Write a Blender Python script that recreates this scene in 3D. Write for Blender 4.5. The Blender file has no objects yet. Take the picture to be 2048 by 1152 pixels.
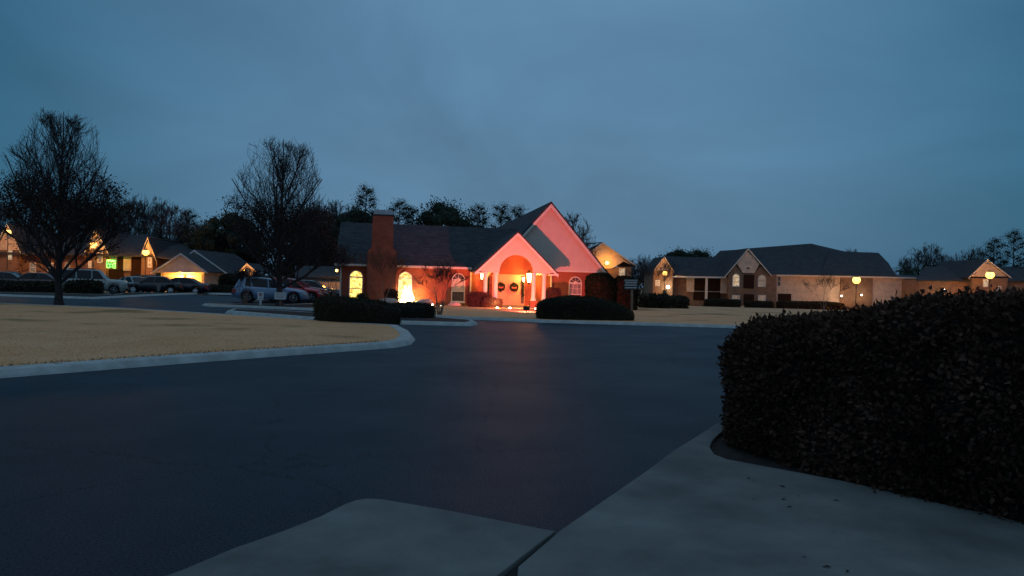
import bpy, bmesh, math, random
from mathutils import Vector, Matrix, noise as mnoise
R = math.radians
random.seed(7)
S = bpy.context.scene
COL = S.collection

# ------------------------------------------------------------------ camera
F_PX, HZ, ROLL, EYE = 1560.0, 567.0, 0.027, 1.6
PITCH = (576 - HZ) / F_PX
cam = bpy.data.cameras.new('camera'); cam_o = bpy.data.objects.new('camera', cam); COL.objects.link(cam_o)
cam.sensor_width = 36; cam.lens = 36 * F_PX / 2048; cam.clip_start = .1; cam.clip_end = 3000
cam_o.matrix_world = Matrix.Translation((0, 0, EYE)) @ Matrix.Rotation(math.pi/2 - PITCH, 4, 'X') @ Matrix.Rotation(ROLL, 4, 'Z')
S.camera = cam_o
S.render.resolution_x = 1024; S.render.resolution_y = 576

# ------------------------------------------------------------------ view, world, sun
S.view_settings.view_transform = 'Standard'; S.view_settings.look = 'None'
S.view_settings.exposure = 0; S.view_settings.gamma = 1
W = bpy.data.worlds.new('World'); S.world = W; W.use_nodes = True
def build_world():
    nt = W.node_tree; N = nt.nodes; L = nt.links; N.clear()
    out = N.new('ShaderNodeOutputWorld'); bg = N.new('ShaderNodeBackground'); L.new(bg.outputs[0], out.inputs[0])
    tc = N.new('ShaderNodeTexCoord')
    sky = N.new('ShaderNodeTexSky'); sky.sky_type = 'NISHITA'; sky.sun_disc = False
    sky.sun_elevation = R(1.0); sky.sun_rotation = R(200)
    sep = N.new('ShaderNodeSeparateXYZ'); L.new(tc.outputs['Generated'], sep.inputs[0])
    ramp = N.new('ShaderNodeValToRGB'); L.new(sep.outputs['Z'], ramp.inputs[0])
    e = ramp.color_ramp; e.interpolation = 'EASE'
    e.elements[0].position = 0.0; e.elements[0].color = (.084, .190, .315, 1)
    e.elements[1].position = 1.0; e.elements[1].color = (.235, .32, .46, 1)
    for p, c in ((.06, (.104, .232, .372)), (.15, (.108, .240, .390)), (.26, (.104, .232, .385)), (.36, (.112, .245, .400)), (.55, (.15, .27, .42))):
        el = e.elements.new(p); el.color = (*c, 1)
    # soft overcast mottling
    mp = N.new('ShaderNodeMapping'); L.new(tc.outputs['Generated'], mp.inputs[0]); mp.inputs['Scale'].default_value = (1.5, 1.5, 3.0)
    mp.inputs['Rotation'].default_value = (0, R(14), 0); mp.inputs['Location'].default_value = (.35, .1, .62)
    nz = N.new('ShaderNodeTexNoise'); L.new(mp.outputs[0], nz.inputs[0]); nz.inputs['Scale'].default_value = 1.7
    nz.inputs['Detail'].default_value = 5; nz.inputs['Roughness'].default_value = .5; nz.inputs['Distortion'].default_value = .4
    mr = N.new('ShaderNodeMapRange'); L.new(nz.outputs[0], mr.inputs[0])
    mr.inputs[1].default_value = .32; mr.inputs[2].default_value = .68; mr.inputs[3].default_value = .82; mr.inputs[4].default_value = 1.14
    # lens vignette put into the sky colour: darker and tealer towards the sides
    ax = N.new('ShaderNodeMath'); ax.operation = 'MULTIPLY'; L.new(sep.outputs['X'], ax.inputs[0]); L.new(sep.outputs['X'], ax.inputs[1])
    am = N.new('ShaderNodeMapRange'); L.new(ax.outputs[0], am.inputs[0]); am.inputs[1].default_value = .02; am.inputs[2].default_value = .30
    tm = N.new('ShaderNodeMix'); tm.data_type = 'RGBA'; L.new(am.outputs[0], tm.inputs[0]); tm.inputs[6].default_value = (1,1,1,1); tm.inputs[7].default_value = (.33,.60,.64,1)
    mc = N.new('ShaderNodeVectorMath'); mc.operation = 'MULTIPLY'; L.new(ramp.outputs[0], mc.inputs[0]); L.new(tm.outputs[2], mc.inputs[1])
    sc = N.new('ShaderNodeVectorMath'); sc.operation = 'SCALE'; L.new(mc.outputs[0], sc.inputs[0]); L.new(mr.outputs[0], sc.inputs['Scale'])
    s2 = N.new('ShaderNodeVectorMath'); s2.operation = 'SCALE'; L.new(sky.outputs[0], s2.inputs[0]); s2.inputs['Scale'].default_value = .10
    mx = N.new('ShaderNodeMix'); mx.data_type = 'RGBA'; mx.inputs[0].default_value = .08
    L.new(sc.outputs[0], mx.inputs[6]); L.new(s2.outputs[0], mx.inputs[7])
    L.new(mx.outputs[2], bg.inputs[0]); bg.inputs[1].default_value = 1.0
build_world()
sun = bpy.data.lights.new('sun', 'SUN'); sun.energy = .02; sun.angle = R(40); sun.color = (1, .9, .8)
sun_o = bpy.data.objects.new('sun', sun); COL.objects.link(sun_o); sun_o.rotation_euler = (R(55), 0, R(20)); sun_o.location = (0, -10, 40)
try: S.cycles.sample_clamp_indirect = 4
except Exception: pass

# ------------------------------------------------------------------ helpers
def at(x, y, Y):
    """photo pixel (2048 wide) seen at depth Y -> world point"""
    dx = (x - 1024) / F_PX; dy = -(y - 576) / F_PX
    a = dx*math.cos(ROLL) - dy*math.sin(ROLL); b = dx*math.sin(ROLL) + dy*math.cos(ROLL)
    wy = b*math.sin(PITCH) + math.cos(PITCH); wz = b*math.cos(PITCH) - math.sin(PITCH)
    return Vector((a/wy*Y, Y, EYE + wz/wy*Y))
def gp(x, y, z=0.0):
    dx = (x - 1024) / F_PX; dy = -(y - 576) / F_PX
    a = dx*math.cos(ROLL) - dy*math.sin(ROLL); b = dx*math.sin(ROLL) + dy*math.cos(ROLL)
    wy = b*math.sin(PITCH) + math.cos(PITCH); wz = b*math.cos(PITCH) - math.sin(PITCH)
    t = (z - EYE) / wz
    return (a*t, wy*t)
def tz(y):
    return 0.0 if y < 62 else -(min(y, 130) - 62) * .021

class MB:
    def __init__(s): s.v = []; s.f = []; s.mi = []; s.m = 0
    def add(s, vs, fs):
        o = len(s.v); s.v += [tuple(p) for p in vs]
        for f in fs: s.f.append(tuple(i+o for i in f)); s.mi.append(s.m)
        return s
    def box(s, x0, x1, y0, y1, z0, z1):
        return s.add([(x0,y0,z0),(x1,y0,z0),(x1,y1,z0),(x0,y1,z0),(x0,y0,z1),(x1,y0,z1),(x1,y1,z1),(x0,y1,z1)],
              [(0,3,2,1),(4,5,6,7),(0,1,5,4),(1,2,6,5),(2,3,7,6),(3,0,4,7)])
    def prism(s, poly, y0, y1):               # poly in xz, extruded along y
        n = len(poly)
        return s.add([(x,y0,z) for x,z in poly] + [(x,y1,z) for x,z in poly],
              [tuple(range(n)), tuple(range(2*n-1, n-1, -1))] + [(i,(i+1)%n,(i+1)%n+n,i+n) for i in range(n)])
    def prismx(s, poly, x0, x1):              # poly in yz, extruded along x
        n = len(poly)
        return s.add([(x0,y,z) for y,z in poly] + [(x1,y,z) for y,z in poly],
              [tuple(range(n)), tuple(range(2*n-1, n-1, -1))] + [(i,(i+1)%n,(i+1)%n+n,i+n) for i in range(n)])
    def plan(s, poly, z0, z1):                # poly in xy, extruded along z
        n = len(poly)
        return s.add([(x,y,z0) for x,y in poly] + [(x,y,z1) for x,y in poly],
              [tuple(range(n-1,-1,-1)), tuple(range(n, 2*n))] + [(i,(i+1)%n,(i+1)%n+n,i+n) for i in range(n)])
    def slab(s, q, t):                        # quad/tri thickened along -normal
        q = [Vector(p) for p in q]; nn = (q[1]-q[0]).cross(q[2]-q[0]).normalized()
        if nn.z < 0: nn = -nn
        n = len(q); lo = [p - nn*t for p in q]
        return s.add(q + lo, [tuple(range(n)), tuple(range(2*n-1, n-1, -1))] + [(i,(i+1)%n,(i+1)%n+n,i+n) for i in range(n)])
    def tube(s, a, b, r0, r1=None, n=6, cap=True):
        a = Vector(a); b = Vector(b); r1 = r0 if r1 is None else r1
        d = (b-a)
        if d.length < 1e-6: return s
        d.normalize(); u = d.cross(Vector((.3,.2,.93))); 
        if u.length < .05: u = d.cross(Vector((1,0,0)))
        u.normalize(); w = d.cross(u)
        vs = []
        for p, r in ((a,r0),(b,r1)):
            for i in range(n):
                t = 2*math.pi*i/n; vs.append(p + (u*math.cos(t)+w*math.sin(t))*r)
        fs = [(i,(i+1)%n,(i+1)%n+n,i+n) for i in range(n)]
        if cap: fs += [tuple(range(n-1,-1,-1)), tuple(range(n,2*n))]
        return s.add(vs, fs)
    def lathe(s, c, prof, n=16, axis='z'):
        c = Vector(c); vs = []
        for r, h in prof:
            for i in range(n):
                t = 2*math.pi*i/n
                if axis == 'z': vs.append(c + Vector((r*math.cos(t), r*math.sin(t), h)))
                else: vs.append(c + Vector((r*math.cos(t), h, r*math.sin(t))))
        m = len(prof); fs = []
        for k in range(m-1):
            for i in range(n): fs.append((k*n+i, k*n+(i+1)%n, (k+1)*n+(i+1)%n, (k+1)*n+i))
        fs += [tuple(range(n-1,-1,-1)), tuple(range((m-1)*n, m*n))]
        return s.add(vs, fs)
    def ball(s, c, r, n=10, m=7, sz=1.0):
        prof = [(max(r*math.sin(math.pi*k/m), 1e-4), -r*sz*math.cos(math.pi*k/m)) for k in range(m+1)]
        return s.lathe(c, prof, n)
    def build(s, name, mat, parent=None, smooth=False, fix=True, bevel=0):
        me = bpy.data.meshes.new(name); me.from_pydata(s.v, [], s.f)
        for m in (mat if isinstance(mat, (list, tuple)) else [mat]): me.materials.append(m)
        if any(s.mi): me.polygons.foreach_set('material_index', s.mi)
        if fix:
            b = bmesh.new(); b.from_mesh(me); bmesh.ops.recalc_face_normals(b, faces=b.faces); b.to_mesh(me); b.free()
        if smooth: me.polygons.foreach_set('use_smooth', [True]*len(me.polygons))
        me.update()
        o = bpy.data.objects.new(name, me); COL.objects.link(o)
        if parent: o.parent = parent
        if bevel:
            md = o.modifiers.new('bevel', 'BEVEL'); md.width = bevel; md.segments = 2; md.limit_method = 'ANGLE'
        return o

def T(o, label=None, cat=None, group=None, kind=None):
    if label: o['label'] = label
    if cat: o['category'] = cat
    if group: o['group'] = group
    if kind: o['kind'] = kind
    return o
def thing(name, label, cat, loc=(0,0,0), rz=0, group=None):
    o = bpy.data.objects.new(name, None); o.empty_display_size = .3; COL.objects.link(o)
    o.location = loc; o.rotation_euler = (0,0,rz)
    return T(o, label, cat, group)
def copy_tree(o, parent=None):
    c = o.copy(); COL.objects.link(c)
    if parent: c.parent = parent
    for ch in list(o.children): copy_tree(ch, c)
    return c

# ------------------------------------------------------------------ materials
def mat(name, col, rough=.7, var=.0, vscale=4, col2=None, bump=0, bscale=30, metal=0, spec=.5, island=0, coat=0, detail=4, emit=None, estr=0):
    m = bpy.data.materials.new(name); m.use_nodes = True; nt = m.node_tree; N = nt.nodes; L = nt.links
    b = N['Principled BSDF']; b.inputs['Base Color'].default_value = (*col, 1); b.inputs['Roughness'].default_value = rough
    b.inputs['Metallic'].default_value = metal; b.inputs['Specular IOR Level'].default_value = spec
    b.inputs['Coat Weight'].default_value = coat; b.inputs['Coat Roughness'].default_value = .08
    tc = N.new('ShaderNodeTexCoord'); csock = None
    if var or col2:
        nz = N.new('ShaderNodeTexNoise'); L.new(tc.outputs['Object'], nz.inputs[0]); nz.inputs['Scale'].default_value = vscale
        nz.inputs['Detail'].default_value = detail; nz.inputs['Roughness'].default_value = .6
        mr = N.new('ShaderNodeMapRange'); L.new(nz.outputs[0], mr.inputs[0]); mr.inputs[1].default_value = .34; mr.inputs[2].default_value = .66
        c2 = col2 or tuple(c*(1-var) for c in col)
        mx = N.new('ShaderNodeMix'); mx.data_type = 'RGBA'; L.new(mr.outputs[0], mx.inputs[0])
        mx.inputs[6].default_value = (*c2, 1); mx.inputs[7].default_value = (*tuple(min(1,c*(1+var)) for c in col), 1)
        csock = mx.outputs[2]
    if island:
        g = N.new('ShaderNodeNewGeometry'); mr2 = N.new('ShaderNodeMapRange'); L.new(g.outputs['Random Per Island'], mr2.inputs[0])
        mr2.inputs[3].default_value = 1-island; mr2.inputs[4].default_value = 1+island
        sc = N.new('ShaderNodeVectorMath'); sc.operation = 'SCALE'
        if csock: L.new(csock, sc.inputs[0])
        else: sc.inputs[0].default_value = col
        L.new(mr2.outputs[0], sc.inputs['Scale']); csock = sc.outputs[0]
    if csock: L.new(csock, b.inputs['Base Color'])
    if bump:
        n2 = N.new('ShaderNodeTexNoise'); L.new(tc.outputs['Object'], n2.inputs[0]); n2.inputs['Scale'].default_value = bscale; n2.inputs['Detail'].default_value = 5
        bp = N.new('ShaderNodeBump'); bp.inputs['Strength'].default_value = bump; bp.inputs['Distance'].default_value = .02
        L.new(n2.outputs[0], bp.inputs['Height']); L.new(bp.outputs[0], b.inputs['Normal'])
    if emit:
        b.inputs['Emission Color'].default_value = (*emit, 1); b.inputs['Emission Strength'].default_value = estr
    return m
def emat(name, col, s):
    m = mat(name, (.8,.8,.8), .4, emit=col, estr=s); return m
def grid_mat(name, c1, c2, cm, bw, bh, mortar, rough=.85, bump=.4, rowsonly=False, bias=0.0):
    """bricks, shingles or clapboards laid on (x+y, z)"""
    m = bpy.data.materials.new(name); m.use_nodes = True; nt = m.node_tree; N = nt.nodes; L = nt.links
    b = N['Principled BSDF']; b.inputs['Roughness'].default_value = rough; b.inputs['Specular IOR Level'].default_value = .3
    tc = N.new('ShaderNodeTexCoord'); sp = N.new('ShaderNodeSeparateXYZ'); L.new(tc.outputs['Object'], sp.inputs[0])
    ad = N.new('ShaderNodeMath'); L.new(sp.outputs[0], ad.inputs[0]); L.new(sp.outputs[1], ad.inputs[1])
    cb = N.new('ShaderNodeCombineXYZ'); L.new(ad.outputs[0], cb.inputs[0]); L.new(sp.outputs[2], cb.inputs[1])
    br = N.new('ShaderNodeTexBrick'); L.new(cb.outputs[0], br.inputs[0])
    br.inputs['Color1'].default_value = (*c1,1); br.inputs['Color2'].default_value = (*c2,1); br.inputs['Mortar'].default_value = (*cm,1)
    br.inputs['Scale'].default_value = 1; br.inputs['Mortar Size'].default_value = mortar; br.inputs['Brick Width'].default_value = bw
    br.inputs['Row Height'].default_value = bh; br.inputs['Bias'].default_value = bias; br.inputs['Mortar Smooth'].default_value = .3
    nz = N.new('ShaderNodeTexNoise'); L.new(tc.outputs['Object'], nz.inputs[0]); nz.inputs['Scale'].default_value = 1.6; nz.inputs['Detail'].default_value = 6
    mr = N.new('ShaderNodeMapRange'); L.new(nz.outputs[0], mr.inputs[0]); mr.inputs[1].default_value=.3; mr.inputs[2].default_value=.7; mr.inputs[3].default_value=.82; mr.inputs[4].default_value=1.14
    sc = N.new('ShaderNodeVectorMath'); sc.operation='SCALE'; L.new(br.outputs['Color'], sc.inputs[0]); L.new(mr.outputs[0], sc.inputs['Scale'])
    L.new(sc.outputs[0], b.inputs['Base Color'])
    bp = N.new('ShaderNodeBump'); bp.inputs['Strength'].default_value = bump; bp.inputs['Distance'].default_value = .01; bp.invert = True
    L.new(br.outputs['Fac'], bp.inputs['Height']); L.new(bp.outputs[0], b.inputs['Normal'])
    return m

def asphalt_mat():
    m = bpy.data.materials.new('asphalt'); m.use_nodes = True; nt = m.node_tree; N = nt.nodes; L = nt.links
    b = N['Principled BSDF']; tc = N.new('ShaderNodeTexCoord')
    def nz(s, d=6, r=.6):
        n = N.new('ShaderNodeTexNoise'); L.new(tc.outputs['Object'], n.inputs[0]); n.inputs['Scale'].default_value = s
        n.inputs['Detail'].default_value = d; n.inputs['Roughness'].default_value = r; return n
    def mr(sock, a, b_, c, d):
        n = N.new('ShaderNodeMapRange'); L.new(sock, n.inputs[0])
        for i, v in enumerate((a,b_,c,d)): n.inputs[i+1].default_value = v
        return n.outputs[0]
    big = mr(nz(.22).outputs[0], .35, .65, .8, 1.2); mid = mr(nz(2.3).outputs[0], .3, .7, .85, 1.15); fine = mr(nz(70, 3, .7).outputs[0], .3, .7, .55, 1.5)
    mu = N.new('ShaderNodeMath'); mu.operation='MULTIPLY'; L.new(big, mu.inputs[0]); L.new(mid, mu.inputs[1])
    mu2 = N.new('ShaderNodeMath'); mu2.operation='MULTIPLY'; L.new(mu.outputs[0], mu2.inputs[0]); L.new(fine, mu2.inputs[1])
    # hairline cracks
    vo = N.new('ShaderNodeTexVoronoi'); vo.feature = 'DISTANCE_TO_EDGE'; vo.inputs['Scale'].default_value = .23
    wn = nz(1.4, 5, .7); mxv = N.new('ShaderNodeMix'); mxv.data_type='RGBA'; mxv.blend_type='LINEAR_LIGHT'; mxv.inputs[0].default_value = .35
    L.new(tc.outputs['Object'], mxv.inputs[6]); L.new(wn.outputs['Color'], mxv.inputs[7]); L.new(mxv.outputs[2], vo.inputs['Vector'])
    cr = mr(vo.outputs['Distance'], .0, .004, .55, 1.0)
    brk = mr(nz(.5).outputs[0], .42, .50, 1, 0)
    mxc = N.new('ShaderNodeMath'); mxc.operation='MAXIMUM'; L.new(cr, mxc.inputs[0]); L.new(brk, mxc.inputs[1])
    mu3 = N.new('ShaderNodeMath'); mu3.operation='MULTIPLY'; L.new(mu2.outputs[0], mu3.inputs[0]); L.new(mxc.outputs[0], mu3.inputs[1])
    sc = N.new('ShaderNodeVectorMath'); sc.operation='SCALE'; sc.inputs[0].default_value = (.009,.016,.028); L.new(mu3.outputs[0], sc.inputs['Scale'])
    L.new(sc.outputs[0], b.inputs['Base Color'])
    L.new(mr(nz(.5).outputs[0], .3, .7, .54, .64), b.inputs['Roughness']); sp_ = N.new('ShaderNodeMath'); sp_.operation='MULTIPLY'; L.new(mxc.outputs[0], sp_.inputs[0]); L.new(mr(nz(55, 3, .75).outputs[0], .35, .65, .03, .40), sp_.inputs[1]); L.new(sp_.outputs[0], b.inputs['Specular IOR Level'])
    bp = N.new('ShaderNodeBump'); bp.inputs['Strength'].default_value = .55; bp.inputs['Distance'].default_value = .006
    L.new(nz(90, 3, .7).outputs[0], bp.inputs['Height']); L.new(bp.outputs[0], b.inputs['Normal'])
    return m

def lawn_mat(name, c1, c2, green):
    m = bpy.data.materials.new(name); m.use_nodes = True; nt = m.node_tree; N = nt.nodes; L = nt.links
    b = N['Principled BSDF']; b.inputs['Roughness'].default_value = .95; b.inputs['Specular IOR Level'].default_value = .1
    tc = N.new('ShaderNodeTexCoord')
    def nz(s, d=6):
        n = N.new('ShaderNodeTexNoise'); L.new(tc.outputs['Object'], n.inputs[0]); n.inputs['Scale'].default_value = s; n.inputs['Detail'].default_value = d; return n
    def mr(sock, a, b_, c, d):
        n = N.new('ShaderNodeMapRange'); L.new(sock, n.inputs[0])
        for i, v in enumerate((a,b_,c,d)): n.inputs[i+1].default_value = v
        return n.outputs[0]
    mx = N.new('ShaderNodeMix'); mx.data_type='RGBA'; L.new(mr(nz(.6).outputs[0], .35,.65,0,1), mx.inputs[0]); mx.inputs[6].default_value=(*c1,1); mx.inputs[7].default_value=(*c2,1)
    mg = N.new('ShaderNodeMix'); mg.data_type='RGBA'; L.new(mr(nz(.28,4).outputs[0], .56,.66,0,.75), mg.inputs[0]); L.new(mx.outputs[2], mg.inputs[6]); mg.inputs[7].default_value=(*green,1)
    sc = N.new('ShaderNodeVectorMath'); sc.operation='SCALE'; L.new(mg.outputs[2], sc.inputs[0]); L.new(mr(nz(26,4).outputs[0], .3,.7,.82,1.3), sc.inputs['Scale'])
    L.new(sc.outputs[0], b.inputs['Base Color'])
    bp = N.new('ShaderNodeBump'); bp.inputs['Strength'].default_value=.35; bp.inputs['Distance'].default_value=.02
    L.new(nz(40,4).outputs[0], bp.inputs['Height']); L.new(bp.outputs[0], b.inputs['Normal'])
    return m

def lit_window_mat(name, lo, hi, s, scale=5):
    """warm lit room seen through the glass: a patchwork of bright curtain and darker furniture"""
    m = bpy.data.materials.new(name); m.use_nodes = True; nt = m.node_tree; N = nt.nodes; L = nt.links
    b = N['Principled BSDF']; b.inputs['Roughness'].default_value = .15; b.inputs['Base Color'].default_value=(.1,.08,.05,1)
    tc = N.new('ShaderNodeTexCoord'); mp = N.new('ShaderNodeMapping'); mp.inputs['Scale'].default_value=(1,1,1.5); L.new(tc.outputs['Object'], mp.inputs[0])
    n = N.new('ShaderNodeTexNoise'); L.new(mp.outputs[0], n.inputs[0]); n.inputs['Scale'].default_value=scale; n.inputs['Detail'].default_value=4; n.inputs['Distortion'].default_value=1.2
    r = N.new('ShaderNodeValToRGB'); L.new(n.outputs[0], r.inputs[0]); r.color_ramp.elements[0].position=.38; r.color_ramp.elements[0].color=(*lo,1); r.color_ramp.elements[1].position=.58; r.color_ramp.elements[1].color=(*hi,1)
    L.new(r.outputs[0], b.inputs['Emission Color']); b.inputs['Emission Strength'].default_value = s
    return m

M = {}
M['asphalt'] = asphalt_mat()
M['lawn'] = lawn_mat('dormant_lawn', (.74,.35,.165), (.80,.41,.21), (.22,.15,.06))  # warmth of the sodium lamps is put into these grass colours
M['field'] = lawn_mat('field', (.55,.25,.11), (.60,.29,.14), (.09,.085,.03))
M['edge_grass'] = mat('edge_grass', (.085,.085,.03), .95, var=.4, vscale=6, bump=.8, bscale=50, island=.5)
M['straw_grass'] = mat('straw_grass', (.74,.37,.18), .95, spec=.1, island=.2)  # carries the same lamp warmth in its colour as the lawn
M['mulch'] = mat('mulch', (.030,.018,.013), .95, var=.5, vscale=9, bump=.9, bscale=45)
M['kerb'] = mat('kerb_concrete', (.46,.45,.42), .85, var=.18, vscale=3, bump=.25, bscale=60)
M['concrete'] = mat('concrete', (.168,.166,.150), .85, var=.34, vscale=1.1, bump=.35, bscale=90, detail=9)
M['dirt'] = mat('dark_joint', (.02,.018,.015), .95)
M['brick'] = grid_mat('brick', (.38,.080,.042), (.30,.058,.032), (.30,.17,.12), .21, .075, .010)  # brick red, deepened to carry the red light on the chimney
M['brick_tan'] = grid_mat('brown_brick', (.27,.15,.09), (.20,.11,.065), (.30,.24,.19), .21, .075, .010)
M['siding'] = grid_mat('cream_siding', (.74,.60,.48), (.71,.57,.455), (.46,.37,.30), 30, .13, .009, rough=.6, bump=.6)  # cream, tinted warmer to carry light of unseen sodium lamps
M['shingle'] = grid_mat('dark_shingle', (.040,.043,.050), (.065,.068,.076), (.022,.024,.028), .32, .11, .012, rough=.9, bump=.5)
M['trim'] = mat('white_trim', (.72,.68,.62), .5, var=.05, vscale=3)
M['stucco'] = mat('painted_gable', (.66,.56,.48), .8, var=.05, vscale=2, bump=.15, bscale=80)
M['white'] = mat('white_paint', (.75,.72,.68), .5, var=.06, vscale=5)
M['metal_cap'] = mat('chimney_metal', (.42,.46,.50), .4, metal=.4, var=.12, vscale=5)
M['black'] = mat('black_metal', (.015,.015,.017), .45)
M['dark_glass'] = mat('dark_glass', (.010,.011,.014), .1, spec=.28)
M['opening'] = mat('dark_opening', (.035,.018,.012), .9, spec=.1)  # for flat panels: the shade inside open recesses is put into the colour
M['door'] = mat('warm_lit_door', (.62,.36,.24), .5, var=.05, vscale=4)  # orange of the porch lanterns is put into the door colour
M['shade'] = mat('window_shade', (.62,.58,.52), .7, var=.06, vscale=6)
M['dim_room'] = mat('dim_room_glass', (.12,.10,.10), .12, var=.3, vscale=6)
M['bark'] = mat('bark', (.055,.038,.034), .95, var=.3, vscale=8, bump=.6, bscale=40)
M['bark_pale'] = mat('pale_bark', (.22,.15,.11), .9, var=.3, vscale=8)
M['twig'] = mat('twig', (.040,.030,.030), .95, island=.4)
M['twig_red'] = mat('myrtle_twig', (.12,.06,.04), .95, island=.3)
M['deadleaf'] = mat('dead_leaf', (.035,.017,.012), .9, island=.6)
M['pine'] = mat('pine_needles', (.016,.028,.018), .95, var=.4, vscale=.6, island=.5)
M['evergreen'] = mat('evergreen_leaf', (.020,.032,.016), .85, var=.4, vscale=.8, island=.5)
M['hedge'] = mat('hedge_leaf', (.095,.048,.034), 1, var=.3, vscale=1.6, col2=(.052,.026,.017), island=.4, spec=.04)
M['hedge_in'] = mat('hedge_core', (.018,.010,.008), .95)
M['hedge_far'] = mat('clipped_hedge_leaf', (.050,.042,.022), .8, var=.4, vscale=1.5, island=.6, spec=.2)
M['dark_evergreen'] = mat('dark_evergreen_leaf', (.006,.018,.009), .8, island=.5, spec=.1)
M['redlit_shrub'] = mat('redlit_shrub_leaf', (.09,.030,.025), .8, island=.5)  # red of the floodlight put into the colour of plain shrub leaves
M['rock'] = mat('pale_rock', (.50,.44,.40), .85, var=.2, vscale=5, bump=.5, bscale=14)
M['tyre'] = mat('tyre', (.015,.015,.015), .85)
M['rim'] = mat('alloy', (.55,.55,.55), .3, metal=.8)
M['chrome'] = mat('chrome', (.7,.7,.7), .15, metal=1)
M['lens_red'] = mat('tail_lens', (.35,.03,.02), .15, coat=.5)
M['lens_amber'] = mat('amber_lens', (.6,.22,.03), .15, coat=.5)
M['lens_clear'] = mat('head_lens', (.7,.68,.62), .1, coat=.5)
M['cable'] = mat('sign_white', (.78,.76,.74), .5, var=.05)
M['sign_red'] = mat('sign_red', (.45,.03,.03), .5)
M['sign_dark'] = mat('sign_black', (.02,.022,.024), .4)
M['lamp_metal'] = mat('lamp_metal', (.05,.045,.04), .5)
M['globe'] = emat('sodium_globe', (1,.50,.09), 3.6)
M['porch_globe'] = emat('porch_lantern_glow', (1,.66,.22), 12)
M['spot_lens'] = emat('spot_lens', (1,.85,.6), 14)
M['green'] = emat('green_bulbs', (.02,1,.10), 2.2)
M['bulb'] = emat('warm_bulb', (1,.66,.20), 14)
M['win_bright'] = lit_window_mat('bright_room', (.55,.27,.02), (2.4,1.55,.38), 1.1, 6)
M['win_gold'] = lit_window_mat('gold_room', (.80,.38,.04), (2.4,1.5,.5), 1.0, 3)
M['win_warm'] = lit_window_mat('warm_room', (.30,.20,.12), (.85,.62,.38), .8, 4)
M['win_dim'] = lit_window_mat('dim_curtain', (.10,.07,.05), (.22,.16,.12), .8, 3)

def point(loc, col, e, r=.15, parent=None, name='bulb_light'):
    l = bpy.data.lights.new(name, 'POINT'); l.energy = e; l.color = col; l.shadow_soft_size = r
    o = bpy.data.objects.new(name, l); COL.objects.link(o); o.location = loc
    if parent: o.parent = parent
    return o
def spot(loc, target, col, e, ang, blend=.5, r=.05, name='flood_light', parent=None):
    l = bpy.data.lights.new(name, 'SPOT'); l.energy = e; l.color = col; l.spot_size = R(ang); l.spot_blend = blend; l.shadow_soft_size = r
    o = bpy.data.objects.new(name, l); COL.objects.link(o); o.location = loc
    d = Vector(target) - Vector(loc); o.rotation_euler = d.to_track_quat('-Z', 'Y').to_euler()
    return o
SODIUM = (1, .37, .04)

# ------------------------------------------------------------------ ground
def strip_sheet(name, m, x0, x1, ys, dz, kind='structure', xs=None):
    mb = MB()
    xs = xs or [x0, x1]
    for i in range(len(ys)-1):
        for j in range(len(xs)-1):
            a, b = ys[i], ys[i+1]; p, q = xs[j], xs[j+1]
            mb.add([(p,a,tz(a)+dz),(q,a,tz(a)+dz),(q,b,tz(b)+dz),(p,b,tz(b)+dz)], [(0,1,2,3)])
    o = mb.build(name, m); T(o, kind=kind); return o
strip_sheet('ground', M['field'], -900, 900, [-60, 62, 130, 1800], -.02)
strip_sheet('road', M['asphalt'], -90, 90, [-40, 46], 0.0)
strip_sheet('parking_lot', M['asphalt'], -90, -9.3, [46, 62, 93], 0.0)

def smooth_poly(pts, it=2):
    for _ in range(it):
        o = []
        for i in range(len(pts)):
            a = pts[i]; b = pts[(i+1)%len(pts)]
            o.append((a[0]*.75+b[0]*.25, a[1]*.75+b[1]*.25)); o.append((a[0]*.25+b[0]*.75, a[1]*.25+b[1]*.75))
        pts = o
    return pts
def inset(poly, d):
    n = len(poly); out = []
    area = sum(poly[i][0]*poly[(i+1)%n][1]-poly[(i+1)%n][0]*poly[i][1] for i in range(n))
    sg = 1 if area > 0 else -1
    for i in range(n):
        p0 = Vector(poly[i-1]); p1 = Vector(poly[i]); p2 = Vector(poly[(i+1)%n])
        e1 = (p1-p0).normalized(); e2 = (p2-p1).normalized()
        n1 = Vector((-e1.y, e1.x))*sg; n2 = Vector((-e2.y, e2.x))*sg
        m = (n1+n2); 
        if m.length < 1e-4: m = n1
        m.normalize(); c = max(m.dot(n1), .5)
        out.append(tuple(p1 + m*(d/c)))
    return out
def ring(mb, a, b, za, zb):
    n = len(a); mb.add([(x,y,za) for x,y in a]+[(x,y,zb) for x,y in b], [(i,(i+1)%n,(i+1)%n+n,i+n) for i in range(n)])
def kerbed(name_k, name_g, poly, gm, kw=.34, h=.13, gz=.12, slope=.10):
    """rolled kerb around a raised bed"""
    mb = MB(); p1 = inset(poly, .03); p2 = inset(poly, slope); p3 = inset(poly, kw)
    ring(mb, poly, p1, -.02, .03); ring(mb, p1, p2, .03, h-.02); ring(mb, p2, inset(poly, slope+.05), h-.02, h); ring(mb, inset(poly, slope+.05), p3, h, h)
    ring(mb, p3, inset(poly, kw+.01), h, gz-.03)
    k = mb.build(name_k, M['kerb'], fix=False); T(k, kind='structure')
    g = MB(); n = len(p3); q = inset(poly, kw); g.add([(x,y,gz) for x,y in q], [tuple(range(n))])
    go = g.build(name_g, gm, fix=False); T(go, kind='structure')
    if go.data.polygons[0].normal.z < 0: go.data.flip_normals()
    return k, go, q

def G(*pp): return [gp(x, y) for x, y in pp]
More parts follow.
